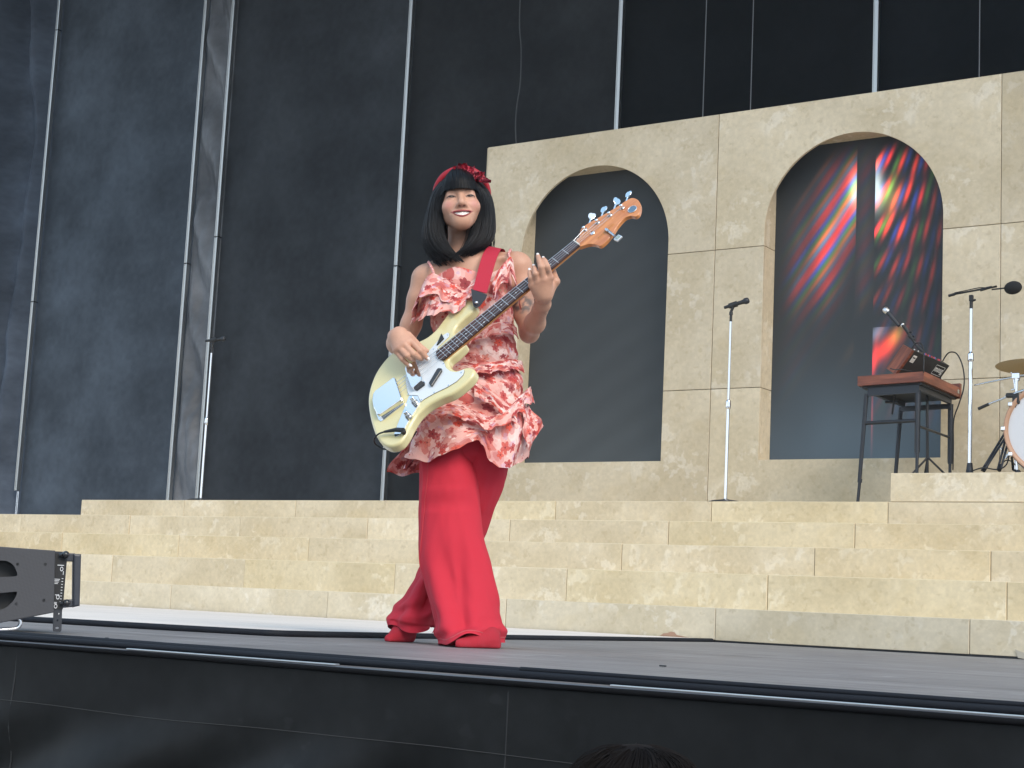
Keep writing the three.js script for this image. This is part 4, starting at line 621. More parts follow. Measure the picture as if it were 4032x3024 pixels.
// a closed sleeve between silhouette points: rings of [left px, left py, right px, right py, dz left, dz right, half depth, squareness]
function loft(rings, rows, segs, disp = () => 0, { hem, top, flip } = {}) {
  const curve = (k) => new THREE.CatmullRomCurve3(rings.map((r) => k === 0 ? at(r[0], r[1], r[4]) : k === 1 ? at(r[2], r[3], r[5]) : V(r[6], r[7] ?? 2, r[8] ?? 0)), false, 'centripetal');
  const A = curve(0), B = curve(1), n = rings.length - 1;
  const pick = (c, v) => c.getPoint(v), D = new THREE.CatmullRomCurve3(rings.map((r) => V(r[6], r[7] ?? 2, 0)));
  const len = A.getLength(), surf = (u, v) => {
    const l = pick(A, v), r = pick(B, v), dd = pick(D, v), a = u * Math.PI * 2, m = l.clone().add(r).multiplyScalar(0.5), h = r.clone().sub(l).multiplyScalar(0.5), per = V(-h.z, 0, h.x).normalize();
    const e = 2 / dd.y, c = Math.cos(a), s = Math.sin(a), p = m.clone().addScaledVector(h, Math.sign(c) * Math.pow(Math.abs(c), e)).addScaledVector(per, Math.sign(s) * Math.pow(Math.abs(s), e) * dd.x);
    const o = V(0, 0, 0).addScaledVector(h.clone().normalize(), c).addScaledVector(per, s).normalize(); p.addScaledVector(o, disp(u, v, p, c, s)); if (hem) p.y += hem(u, v, p, c, s);
    return { p, uv: [u * (h.length() + dd.x) * 3.1, v * len] };
  };
  const g = grid(segs, rows, surf, true); g.userData.surf = surf; return g;
}

// trousers
const denim = std({ color: lin(0.50, 0.015, 0.035), roughness: 0.85, bumpMap: scaled(weave, 9), bumpScale: 0.0006 });
const denimSeam = std({ color: lin(0.46, 0.03, 0.045), roughness: 0.85 });
{
  const fold = (u, v, p, c, s) => 0.013 * Math.sin(u * 6.283 * 3 + v * 2.2 + 2.5 * fbm(c * 0.6 + 3, v * 2 + s * 0.6, 2, 5)) * sstep(0.3, 0.9, v) - 0.026 * Math.exp(-Math.pow((u - 0.33 + v * 0.12) / 0.040, 2)) * sstep(0.35, 0.65, v) * sstep(1.0, 0.85, v) - 0.018 * Math.exp(-Math.pow((u - 0.17 - v * 0.03) / 0.030, 2)) * sstep(0.35, 0.65, v) * sstep(1.0, 0.85, v) + 0.014 * (fbm(c * 1.1 + v * 3 + 5, v * 4 - c + s * 0.8, 3, 61) - 0.5) + 0.009 * (fbm(c * 1.6 + v * 2 + 9, v * 5 + s * 1.3, 3, 14) - 0.5) + 0.006 * Math.sin(v * 34 + c * 2 + 6 * fbm(c * 0.8 + 4, v * 3 + s, 2, 40)) * Math.exp(-Math.pow((v - 0.06) / 0.12, 2)) + 0.008 * Math.sin(v * 46 + Math.cos(u * 6.28) * 3) * Math.exp(-Math.pow((v - 0.93) / 0.06, 2));
  const t = new THREE.Group(); t.name = 'trousers'; person.add(t); 
  part('hip_panel', loft([[1700, 1560, 2006, 1550, -0.02, -0.02, 0.09], [1690, 1650, 2016, 1640, -0.02, -0.02, 0.10], [1680, 1740, 2006, 1730, -0.02, -0.02, 0.105], [1700, 1800, 1990, 1790, -0.02, -0.02, 0.095], [1790, 1850, 1890, 1850, -0.02, -0.02, 0.04]], 30, 60), denim, t);
  const front = [[1690, 1700, 1850, 1680, -0.03, -0.02, 0.085], [1660, 1780, 1858, 1760, -0.01, 0.0, 0.09], [1651, 1840, 1866, 1826, 0.01, 0.01, 0.098], [1650, 1920, 1880, 1915, 0.02, 0.03, 0.10], [1648, 2021, 1893, 2018, 0.03, 0.06, 0.10], [1646, 2130, 1909, 2125, 0.05, 0.09, 0.105], [1648, 2218, 1929, 2210, 0.06, 0.12, 0.11], [1668, 2290, 1938, 2285, 0.08, 0.15, 0.115], [1690, 2356, 1946, 2350, 0.10, 0.18, 0.12], [1709, 2420, 1953, 2412, 0.13, 0.20, 0.128], [1726, 2490, 1966, 2466, 0.15, 0.22, 0.150], [1738, 2541, 1970, 2524, 0.17, 0.23, 0.170]];
  const fg = part('front_leg', loft(front, 150, 120, (u, v, p, c, s) => fold(u, v, p, c, s) + 0.004 * Math.exp(-Math.pow((u - 0.405) / 0.012, 2)), { hem: (u, v, p, c, s) => sstep(0.90, 1, v) * (s > 0 ? 0.034 * Math.exp(-Math.pow((c - 0.30) / 0.42, 2)) * sstep(0, 0.3, s) : 0) + 0.006 * Math.sin(u * 18) * v * v }), denim, t);
  const back = [[1800, 1720, 2010, 1690, -0.03, -0.03, 0.10], [1812, 1800, 2003, 1840, -0.04, -0.04, 0.10], [1800, 1900, 1984, 1915, -0.06, -0.06, 0.095], [1768, 2010, 1942, 2015, -0.09, -0.08, 0.09], [1725, 2110, 1898, 2120, -0.11, -0.10, 0.09], [1668, 2220, 1836, 2220, -0.12, -0.11, 0.09], [1626, 2296, 1790, 2310, -0.12, -0.10, 0.095], [1574, 2376, 1752, 2395, -0.11, -0.09, 0.105], [1526, 2436, 1722, 2464, -0.10, -0.08, 0.095], [1534, 2472, 1716, 2484, -0.095, -0.08, 0.095]];
  part('rear_leg', loft(back, 130, 110, (u, v, p, c, s) => fold(u, v + 0.13, p, -c, s) * 1.2, { hem: (u, v, p, c, s) => 0.012 * Math.sin(u * 6.283 * 2.5 + 1) * sstep(0.85, 1, v) }), denim, t);
  const sf = fg.geometry.userData.surf, out = (u, v, k) => { const p = sf(u, v).p, c = sf(0, v).p.lerp(sf(0.5, v).p, 0.5), o = p.clone().sub(c).setY(0).normalize(); return p.addScaledVector(o, k); };
  part('side_seam', tube(Array.from({ length: 40 }, (_, i) => out(lerp(0.355, 0.455, i / 39) + 0.0012 * Math.sin(i * 2.1), lerp(0.10, 0.985, i / 39), 0.0004)), 0.0019, 200, 6), denimSeam, t);
  part('hem_stitch', tube(Array.from({ length: 60 }, (_, i) => out(i / 59.0001, 0.968, 0.0003)), 0.0013, 200, 5), std({ color: lin(0.52, 0.10, 0.11), roughness: 0.85 }), t);
}
// shoes
{
  const red = std({ color: lin(0.36, 0.012, 0.026), roughness: 0.9 }), flat = (f) => (x, y, z) => smax(f(x, y, z), 0.001 - y, 0.006), lo = (a, b) => [a, b];
  const fs = blend([...chain([at(1812, 2540, 0.37), at(1868, 2532, 0.32), at(1912, 2522, 0.28), at(1932, 2490, 0.22)], [0.022, 0.029, 0.036, 0.036]), cap(at(1928, 2525, 0.26), at(1940, 2545, 0.27), 0.030, 0.026)], 0.03);
  part('shoe', surfaceNets((x, y, z) => smax(fs(x, y, z) + 0.0012 * n3(x * 60, y * 60, z * 60, 3), -y + 0.001, 0.006), V(0, -0.01, 0.12), V(0.24, 0.16, 0.42), 0.004), red, person);
  const bs = blend([...chain([at(1538, 2518, -0.02), at(1572, 2506, -0.06), at(1592, 2488, -0.09), at(1606, 2440, -0.10)], [0.022, 0.032, 0.038, 0.038]), cap(at(1600, 2490, -0.10), at(1606, 2532, -0.10), 0.024, 0.019)], 0.025);
  part('shoe', surfaceNets((x, y, z) => smax(bs(x, y, z) + 0.0012 * n3(x * 60, y * 60, z * 60, 5), -y + 0.001, 0.006), V(-0.34, -0.01, -0.2), V(-0.10, 0.15, 0.08), 0.004), red, person);
}
// dress
const floral = canvasTex(1024, 1024, (g, W, H) => {
  const R = rng(2024); g.fillStyle = '#e3b4aa'; g.fillRect(0, 0, W, H);
  const wrapd = (x, y, r, f) => { for (const dx of [-W, 0, W]) for (const dy of [-H, 0, H]) if (x + dx > -r && x + dx < W + r && y + dy > -r && y + dy < H + r) { g.save(); g.translate(x + dx, y + dy); f(); g.restore(); } };
  const blob = (r, col, al, seed) => { const q = rng(seed); g.fillStyle = col; g.globalAlpha = al; g.beginPath(); const n = 11, k = []; for (let i = 0; i < n; i++) k.push(r * (0.6 + 0.5 * q())); for (let i = 0; i <= n; i++) { const a = (i / n) * 6.2832, b = ((i + 0.5) / n) * 6.2832, r0 = k[i % n], r1 = (k[i % n] + k[(i + 1) % n]) / 2 * 1.06; if (!i) g.moveTo(r0 * Math.cos(a), r0 * Math.sin(a)); else g.quadraticCurveTo(k[(i - 1) % n] * 1.1 * Math.cos(b - 6.2832 / n), k[(i - 1) % n] * 1.1 * Math.sin(b - 6.2832 / n), r0 * Math.cos(a), r0 * Math.sin(a)); } g.fill(); g.globalAlpha = 1; };
  const pal = ['#f4ded7', '#d98e83', '#c35f56', '#efcdc5', '#b0403c', '#d3766a', '#f7e8e1', '#cc908c', '#f2d6ce', '#a83c3c', '#e3a79c', '#bb554c'];
  for (let i = 0; i < 360; i++) { const x = R() * W, y = R() * H, r = 18 + 46 * R(), c = pal[Math.floor(R() * pal.length)], s = Math.floor(R() * 1e6), al = 0.35 + 0.45 * R(); wrapd(x, y, r * 1.5, () => blob(r, c, al, s)); }
  for (let i = 0; i < 44; i++) { const x = R() * W, y = R() * H, r = 14 + 18 * R(), s = Math.floor(R() * 1e6); wrapd(x, y, r * 2, () => blob(r, R() < 2 ? '#b9a0c4' : '', 0.42, s)); }
  const fl = ['#9c2b30', '#b03a38', '#8e2a30', '#c24a40', '#b85850', '#cf6a58', '#d9503c'];
  for (let i = 0; i < 120; i++) { const x = R() * W, y = R() * H, r = 16 + 24 * R(), c = fl[Math.floor(R() * fl.length)], n = 5 + (i & 1), rot = R() * 6, al = 0.6 + 0.35 * R(), sq = 0.6 + 0.4 * R(); wrapd(x, y, r * 2.2, () => { g.rotate(rot); g.scale(1, sq); for (let k = 0; k < n; k++) { g.rotate(6.2832 / n); g.globalAlpha = al; g.fillStyle = c; g.beginPath(); g.ellipse(r * 0.62, 0, r * 0.55, r * 0.36, 0, 0, 7); g.fill(); g.globalAlpha = al * 0.5; g.strokeStyle = '#7c1f26'; g.lineWidth = 1.6; g.stroke(); } g.globalAlpha = 0.9; g.fillStyle = '#6e1c24'; g.beginPath(); g.arc(0, 0, r * 0.17, 0, 7); g.fill(); g.globalAlpha = 1; }); }
  for (let i = 0; i < 70; i++) { const x = R() * W, y = R() * H, r = 6 + 9 * R(), s = Math.floor(R() * 1e6), c = R() < 0.5 ? '#c8322c' : '#f7ebe4'; wrapd(x, y, r * 2, () => blob(r, c, 0.8, s)); }
  for (let i = 0; i < 130; i++) { const x = R() * W, y = R() * H, l = 20 + 50 * R(), a = R() * 6; wrapd(x, y, 90, () => { g.rotate(a); g.globalAlpha = 0.45; g.strokeStyle = R() < 0.5 ? '#8a3034' : '#f4ddd4'; g.lineWidth = 1.5 + 1.5 * R(); g.beginPath(); g.moveTo(0, 0); g.quadraticCurveTo(l * 0.5, l * (R() - 0.5), l, 0); g.stroke(); g.globalAlpha = 1; }); }
});
{
  const cloth = phys({ map: scaled(floral, 2.15), roughness: 0.72, sheen: 0.25, sheenRoughness: 0.5, sheenColor: lin(0.9, 0.7, 0.65), color: lin(0.96, 0.87, 0.865) });
  const d = new THREE.Group(); d.name = 'dress'; person.add(d);
  const crease = (x, y, a = 1) => a * (0.012 * (Math.abs(fbm(x * 9 + y * 5, y * 15 - x * 4, 3, 6) - 0.5) * 2 - 0.4) + 0.006 * (fbm(x * 34, y * 40, 2, 19) - 0.5));
  // body of the dress: bust to hem
  const rings = [[1688, 1112, 2014, 1078, -0.02, -0.02, 0.112], [1676, 1185, 2019, 1165, -0.02, -0.02, 0.128], [1692, 1262, 2024, 1250, -0.02, -0.02, 0.118], [1714, 1340, 2028, 1330, -0.02, -0.02, 0.108], [1706, 1420, 2038, 1410, -0.02, -0.02, 0.112], [1688, 1500, 2054, 1490, -0.02, -0.02, 0.125], [1662, 1580, 2070, 1575, -0.02, -0.02, 0.145, 2.2], [1638, 1660, 2084, 1655, -0.02, -0.02, 0.162, 2.3], [1618, 1740, 2086, 1725, -0.02, -0.02, 0.178, 2.3], [1588, 1830, 2066, 1790, -0.02, -0.02, 0.19, 2.3]];
  const hemAt = (x) => { const k = [[-0.30, 0.06], [-0.18, 0.005], [-0.128, -0.012], [-0.09, 0.005], [-0.03, 0.022], [0.02, 0.045], [0.045, 0.052], [0.065, 0.03], [0.09, -0.028], [0.13, -0.055], [0.16, -0.058], [0.20, -0.035], [0.25, 0.0], [0.32, 0.02]]; for (let i = 1; i < k.length; i++) if (x < k[i][0]) return lerp(k[i - 1][1], k[i][1], sstep(k[i - 1][0], k[i][0], x)); return 0.02; };
  part('dress_body', loft(rings, 150, 150, (u, v, p, c, s) => crease(p.x + c * 0.1, p.y, 1.0) + 0.014 * Math.sin(u * 6.283 * 7 + 3 * fbm(c + 3, v * 2 + s, 2, 5)) * sstep(0.72, 1, v) + 0.006 * Math.sin((p.y * 46 - p.x * 26) + 7 * fbm(p.x * 4, p.y * 4, 2, 7)) * (s > 0 ? 1 : 0.2) * sstep(0.15, 0.35, v) * sstep(0.85, 0.65, v), { hem: (u, v, p, c, s) => v > 0.82 ? sstep(0.82, 1, v) * (s > 0 ? hemAt(p.x) : -0.012) : (s > 0 && v < 0.1 ? (0.1 - v) / 0.1 * (0.028 * Math.exp(-Math.pow((p.x + 0.075) / 0.06, 2)) + 0.07 * Math.exp(-Math.pow((p.x - 0.165) / 0.05, 2)) - 0.012 * Math.exp(-Math.pow((p.x - 0.045) / 0.035, 2))) : 0) }), cloth, d);
  // ruffled bands: top edge through points, cloth falling and flaring from it
  const ruffle = (name, pts, drop, flare, waves, amp, seed, tilt = 0) => {
    const c = new THREE.CatmullRomCurve3(pts.map((p) => at(...p)), false, 'centripetal'), L = c.getLength();
    part(name, grid(Math.round(waves * 16), 16, (u, v) => {
      const p = c.getPointAt(u), o = V(p.x - 0.045, 0, (p.z + 0.03) * 1.2).normalize(), ends = Math.min(1, u * 8, (1 - u) * 8) * 0.6 + 0.4, w = Math.sin(u * waves * 6.283 + 2.2 * fbm(u * 5, 1, 2, seed)) + 0.4 * Math.sin(u * waves * 15 + seed);
      const tan = c.getTangentAt(u), f = (typeof drop === 'function' ? drop(u) : drop);
      p.addScaledVector(o, 0.010 + flare * Math.pow(v, 1.2) * (1 + 0.3 * Math.sin(u * 11 + seed)) + amp * w * Math.pow(v, 1.1) * ends).addScaledVector(tan, amp * 0.7 * Math.cos(u * waves * 6.283) * v + tilt * v * f); p.y -= f * v * (1 + 0.12 * w) - 0.004 * Math.sin(v * 3.1);
      p.addScaledVector(o, 0.006 * (fbm(u * L * 40, v * 4, 2, seed) - 0.5));
      return { p, uv: [u * L * 1.15 + seed * 0.37, v * 0.14 + seed * 0.61] };
    }), cloth, d);
  };
  ruffle('bust_ruffle', [[1664, 1168, -0.01], [1672, 1124, 0.07], [1706, 1078, 0.10], [1755, 1098, 0.118], [1800, 1120, 0.122], [1836, 1136, 0.112], [1862, 1118, 0.116], [1890, 1112, 0.118]], (u) => lerp(0.125, 0.055, Math.pow(u, 0.7)), 0.035, 4.5, 0.012, 3);
  ruffle('bust_ruffle', [[1938, 1108, 0.122], [1962, 1062, 0.115], [1992, 1024, 0.098], [2008, 1012, 0.085], [2017, 1062, 0.05], [2018, 1130, 0.0]], (u) => 0.075, 0.020, 3.2, 0.011, 5);
  ruffle('bust_ruffle', [[1672, 1172, 0.02], [1690, 1168, 0.085], [1730, 1160, 0.125], [1790, 1158, 0.14], [1850, 1150, 0.135]], (u) => 0.095 - 0.03 * u, 0.022, 3.6, 0.012, 8);
  ruffle('waist_ruffle', [[1850, 1310, 0.105], [1910, 1285, 0.11], [1960, 1270, 0.098], [2005, 1272, 0.06], [2024, 1290, 0.0]], 0.045, 0.012, 4.5, 0.007, 12);
  ruffle('waist_ruffle', [[1800, 1425, 0.12], [1870, 1430, 0.125], [1940, 1425, 0.112], [2000, 1415, 0.085], [2040, 1420, 0.02], [2046, 1425, -0.05]], 0.040, 0.008, 6, 0.0055, 21);
  ruffle('hip_ruffle', [[1655, 1590, 0.12], [1720, 1588, 0.15], [1800, 1592, 0.155], [1832, 1602, 0.150], [1875, 1622, 0.16], [1930, 1640, 0.155], [1990, 1610, 0.14], [2040, 1560, 0.10], [2072, 1525, 0.03], [2080, 1522, -0.04]], (u) => lerp(0.040, 0.058, u), 0.014, 7, 0.008, 33);
  // slanted wrap folds over the hip and the stiff corner standing out at the side
  ruffle('wrap_fold', [[1870, 1500, 0.135], [1930, 1540, 0.145], [1990, 1590, 0.14], [2030, 1625, 0.115]], 0.050, 0.005, 1.6, 0.004, 40);
  part('side_flounce', grid(30, 30, (u, v) => { const a = at(lerp(2040, 2076, v), lerp(1655, 1600, u) + v * 0 + lerp(0, 120, v * (1 - u * 0.2)) * 0.0, lerp(0.09, -0.05, u)), t0 = at(2060, 1590, 0.02), q = [at(2052, 1620, 0.085), at(2082, 1592, 0.01), at(2147, 1679, 0.035), at(2072, 1766, 0.075)]; const p = q[0].clone().multiplyScalar((1 - u) * (1 - v)).addScaledVector(q[1], u * (1 - v)).addScaledVector(q[2], u * v).addScaledVector(q[3], (1 - u) * v); p.z += 0.020 * Math.sin(u * 5.4 + v * 1.2) * (0.4 + 0.6 * v) + 0.008 * Math.sin(v * 9 + u * 7); p.x += 0.006 * Math.sin(v * 8 + u * 3); return { p, uv: [u * 0.16 + 0.3, v * 0.2 + 0.1] }; }), cloth, d);
  part('rear_flounce', grid(40, 24, (u, v) => { const q = [at(1585, 1740, -0.09), at(1690, 1740, -0.14), at(1532, 1868, -0.12), at(1665, 1868, -0.17)]; const p = q[0].clone().multiplyScalar((1 - u) * (1 - v)).addScaledVector(q[1], u * (1 - v)).addScaledVector(q[3], u * v).addScaledVector(q[2], (1 - u) * v); p.z += 0.022 * Math.sin(u * 10 + v * 2); p.y += 0.008 * Math.sin(u * 8 + 1) * v; p.x += 0.012 * Math.sin(v * 5 + 0.5) * (1 - u); return { p, uv: [u * 0.16, v * 0.14 + 0.5] }; }), cloth, d);
  for (const pts of [[[1709, 1082, 0.100], [1702, 1060, 0.075], [1692, 1040, 0.035], [1688, 1032, 0.0], [1690, 1040, -0.05]], [[2007, 1018, 0.088], [2003, 1000, 0.065], [2008, 988, 0.035], [2010, 984, 0.0], [2008, 992, -0.05]]]) part('shoulder_strap', tube(pts.map((p) => at(...p)), 0.0055, 30, 8), cloth, d);
}
// hair: a straight black bob with a fringe
{
  const hm = phys({ color: lin(0.0035, 0.0035, 0.0045), roughness: 0.5, specularIntensity: 0.3 });
  const strand = (k) => (u, v) => 0.0022 * (vn(u * k, v * 1.4, 3) - 0.5) + 0.0016 * (vn(u * k * 2.7, v * 2.2, 9) - 0.5);
  const s1 = strand(70), list = [];
  // crown cap over the skull
  const cp = surfaceNets((x, y, z) => { const p = toHead(x, y, z); const d = ell(V(0, 0.022, -0.022), 0.088, 0.098, 0.103)(p.x, p.y, p.z), cut = smax(p.z - 0.078 + Math.abs(p.x) * 0.35, 0.006 - p.y - (p.z < 0.03 ? 0.25 : 0), 0.01); return smax(d + 0.0015 * Math.sin(Math.atan2(p.x, p.z) * 60), -0.20 - p.y, 0.01) + (p.z > 0.03 && p.y < 0.030 ? (0.03 - p.y) * 1.5 : 0); }, HO.clone().add(V(-0.12, -0.16, -0.15)), HO.clone().add(V(0.12, 0.16, 0.12)), 0.004);
  cp.setAttribute('uv', new THREE.BufferAttribute(new Float32Array(cp.attributes.position.count * 2), 2)); list.push(cp);
  // side curtains, outer silhouette to inner edge
  list.push(loft([[1744, 705, 1800, 690, -0.02, 0.07, 0.012], [1722, 742, 1766, 735, -0.02, 0.085, 0.022], [1712, 790, 1744, 782, -0.02, 0.080, 0.028], [1700, 840, 1740, 838, -0.02, 0.072, 0.032], [1684, 900, 1741, 890, -0.02, 0.068, 0.036], [1677, 945, 1748, 935, -0.015, 0.075, 0.038], [1684, 985, 1768, 972, -0.005, 0.082, 0.036], [1702, 1014, 1790, 1000, 0.01, 0.088, 0.028], [1722, 1032, 1806, 1014, 0.03, 0.09, 0.008]], 90, 120, s1));
  list.push(loft([[1820, 690, 1886, 705, 0.07, -0.02, 0.012], [1858, 735, 1908, 742, 0.085, -0.02, 0.022], [1877, 782, 1926, 790, 0.080, -0.02, 0.028], [1877, 830, 1931, 840, 0.072, -0.02, 0.032], [1869, 880, 1934, 890, 0.070, -0.02, 0.036], [1856, 925, 1932, 930, 0.078, -0.015, 0.038], [1836, 962, 1918, 960, 0.085, -0.005, 0.034], [1812, 988, 1890, 985, 0.09, 0.01, 0.026], [1800, 998, 1852, 1000, 0.092, 0.03, 0.008]], 90, 120, s1));
  // mass behind the neck
  list.push(loft([[1740, 700, 1885, 700, -0.06, -0.06, 0.05], [1712, 790, 1928, 790, -0.07, -0.07, 0.055], [1700, 880, 1934, 880, -0.08, -0.08, 0.045], [1700, 960, 1934, 960, -0.085, -0.085, 0.035], [1725, 1000, 1936, 990, -0.085, -0.085, 0.015]], 40, 120, s1));
  // fringe
  const fr = new THREE.CatmullRomCurve3([fromHead(0, 0.135, 0.02), fromHead(0, 0.112, 0.075), fromHead(0, 0.070, 0.102), fromHead(0, 0.026, 0.1)]);
  for (const lay of [0, 1, 2]) list.push(grid(110, 22, (u, v) => { const a = (u - 0.5) * 2, end = lerp(0.023, 0.018, vn(u * 60, lay, 4)) + 0.006 * a * a - (Math.abs(a) > 0.8 ? (Math.abs(a) - 0.8) * 0.14 : 0) + (vn(u * 26, lay + 3, 7) > 0.86 ? 0.008 : 0), y = lerp(0.132, end, v), z = 0.030 + 0.073 * Math.sin(Math.min(1, v * 1.25) * 1.57) - 0.002 * lay + 0.0015 * (vn(u * 95, v * 2 + lay * 5, 2) - 0.5), hw = lerp(0.028, 0.071, Math.pow(v, 0.6)); return { p: fromHead(a * hw, y - a * a * 0.012 * (1 - v), z - 0.046 * a * a * (0.5 + 0.5 * v)), uv: [u, v] }; }));
  const o = part('hair', list, hm, person);
  const over = [], R2 = rng(29);
  for (const [k, g] of [[1, list[1]], [2, list[2]]]) for (let i = 0; i < 230; i++) { const u0 = R2() * 0.52 - 0.01, w = (R2() - 0.5) * 0.03, ph = R2() * 6, e = 0.90 + R2() * 0.10, lift = 0.0008 + R2() * 0.003, pts = []; for (let j = 0; j <= 7; j++) { const v = 0.06 + (e - 0.06) * j / 7, uu = ((u0 + w * Math.sin(v * 4 + ph)) % 1 + 1) % 1, p = g.userData.surf(uu, v).p, c = g.userData.surf(0, v).p.lerp(g.userData.surf(0.5, v).p, 0.5), o = p.clone().sub(c).setY(0).normalize(); pts.push(p.addScaledVector(o, lift * (1 + 1.6 * v * v))); } if (R2() < 0.55) pts.push(pts[7].clone().add(pts[7].clone().sub(pts[6]).setLength(0.010 + R2() * 0.022)).add(V((R2() - 0.5) * 0.012, -0.004, 0))); over.push(tube(pts, 0.0010, 16, 4)); }
  part('hair_strand', over, phys({ color: lin(0.006, 0.006, 0.0075), roughness: 0.4, specularIntensity: 0.5 }), o).userData.kind = 'stuff';
  // loose strands
  const R = rng(17), loose = [];
  for (let i = 0; i < 26; i++) { const s = R() < 0.75 ? 1 : -1, x = s > 0 ? 1926 + R() * 16 : 1690 - R() * 12, y = 840 + R() * 40; loose.push(tube([at(s > 0 ? 1924 : 1706, y - 40, -0.03), at(x, y + 20, -0.02), at(x + s * (R() * 12 - 2), y + 90, -0.02), at(x + s * (R() * 16 - 6), y + 125 + R() * 30, -0.02)], 0.0009, 12, 4)); }
  for (let i = 0; i < 8; i++) { const x = 1846 - i * 3; loose.push(tube([at(x + 14, 900, 0.085), at(x + 4, 945, 0.088), at(x - 10 - R() * 10, 985, 0.09), at(x - 22 - R() * 14, 1004 + R() * 8, 0.088)], 0.0008, 12, 4)); }
  part('loose_strand', loose, hm, o).userData.kind = 'stuff';
  // red headband with a sequinned flower
  const bandMat = std({ color: lin(0.34, 0.006, 0.018), roughness: 0.55 }), bp = [[1709, 775, -0.015], [1719, 735, 0.0], [1744, 699, 0.015], [1775, 679, 0.025], [1815, 668, 0.03], [1860, 676, 0.028], [1895, 700, 0.018], [1918, 738, 0.0], [1928, 785, -0.015]].map((p) => at(...p)), bc = new THREE.CatmullRomCurve3(bp), hc = fromHead(0, 0.02, -0.02);
  const hb = part('headband', grid(80, 10, (u, v) => { const p = bc.getPointAt(u), o2 = p.clone().sub(hc); o2.z = 0; o2.normalize(); const a = v * Math.PI * 2, w = 0.011 * Math.sin(Math.PI * clamp(u * 0.9 + 0.05)) + 0.006; return { p: p.addScaledVector(o2, Math.cos(a) * w).add(V(0, 0, Math.sin(a) * 0.014)), uv: [u, v] }; }), bandMat, person);
  const seq = phys({ color: lin(0.46, 0.012, 0.035), roughness: 0.28, metalness: 0.45, clearcoat: 0.6 }), seqDark = phys({ color: lin(0.16, 0.008, 0.02), roughness: 0.3, metalness: 0.5 });
  const Rf = rng(5);
  const petal = (c, dir, nrm, len, wid, m, k) => part('petal', grid(14, 10, (u, v) => { const a = (u - 0.5) * 2, w = wid * Math.sin(Math.PI * (0.12 + 0.80 * v)) * 0.9, s = dir.clone().cross(nrm).normalize(); return { p: c.clone().addScaledVector(dir, v * len * (1 - 0.12 * a * a)).addScaledVector(s, a * w).addScaledVector(nrm, 0.010 * v * v * 1 + 0.006 * Math.sin(a * 4 + k + v * 3) * v + 0.002 * (Rf() - 0.5)), uv: [u, v] }; }), m, hb);
  [[1812, 674, -1.0, 0.22, 0.030], [1816, 668, -0.5, 0.5, 0.020], [1826, 668, 0.3, 0.7, 0.018], [1838, 676, 0.8, 0.35, 0.030], [1852, 684, 0.9, -0.1, 0.032], [1868, 692, 0.85, 0.1, 0.030], [1884, 702, 0.85, -0.5, 0.034], [1896, 706, 0.9, -0.35, 0.036], [1862, 696, 0.4, -0.7, 0.022], [1842, 690, 0.1, -0.8, 0.022], [1824, 680, -0.5, -0.4, 0.026], [1880, 694, 0.8, 0.2, 0.026], [1902, 708, 0.9, -0.42, 0.033], [1872, 704, 0.5, -0.8, 0.020], [1850, 680, 0.6, 0.5, 0.020]].forEach(([x, y, dx, dy, l], k) => petal(at(x, y, 0.058 + 0.006 * (k % 3)), V(dx, dy, 0.15).normalize(), V(0.1, 0.45, 0.9).normalize(), l, 0.016, k % 3 === 1 ? seqDark : seq, k * 1.7));
  const beads = []; for (let i = 0; i < 150; i++) { const t = Rf(), x = lerp(1800, 1912, t), y = lerp(664, 708, t) + (Rf() - 0.5) * 26, p = at(x, y, 0.072 + Rf() * 0.010); beads.push(new THREE.CylinderGeometry(0.0022, 0.0022, 0.0008, 6).rotateX(Rf() * 3).rotateZ(Rf() * 3).translate(p.x, p.y, p.z)); }
  part('sequin', beads, seqDark, hb).userData.kind = 'stuff';
}

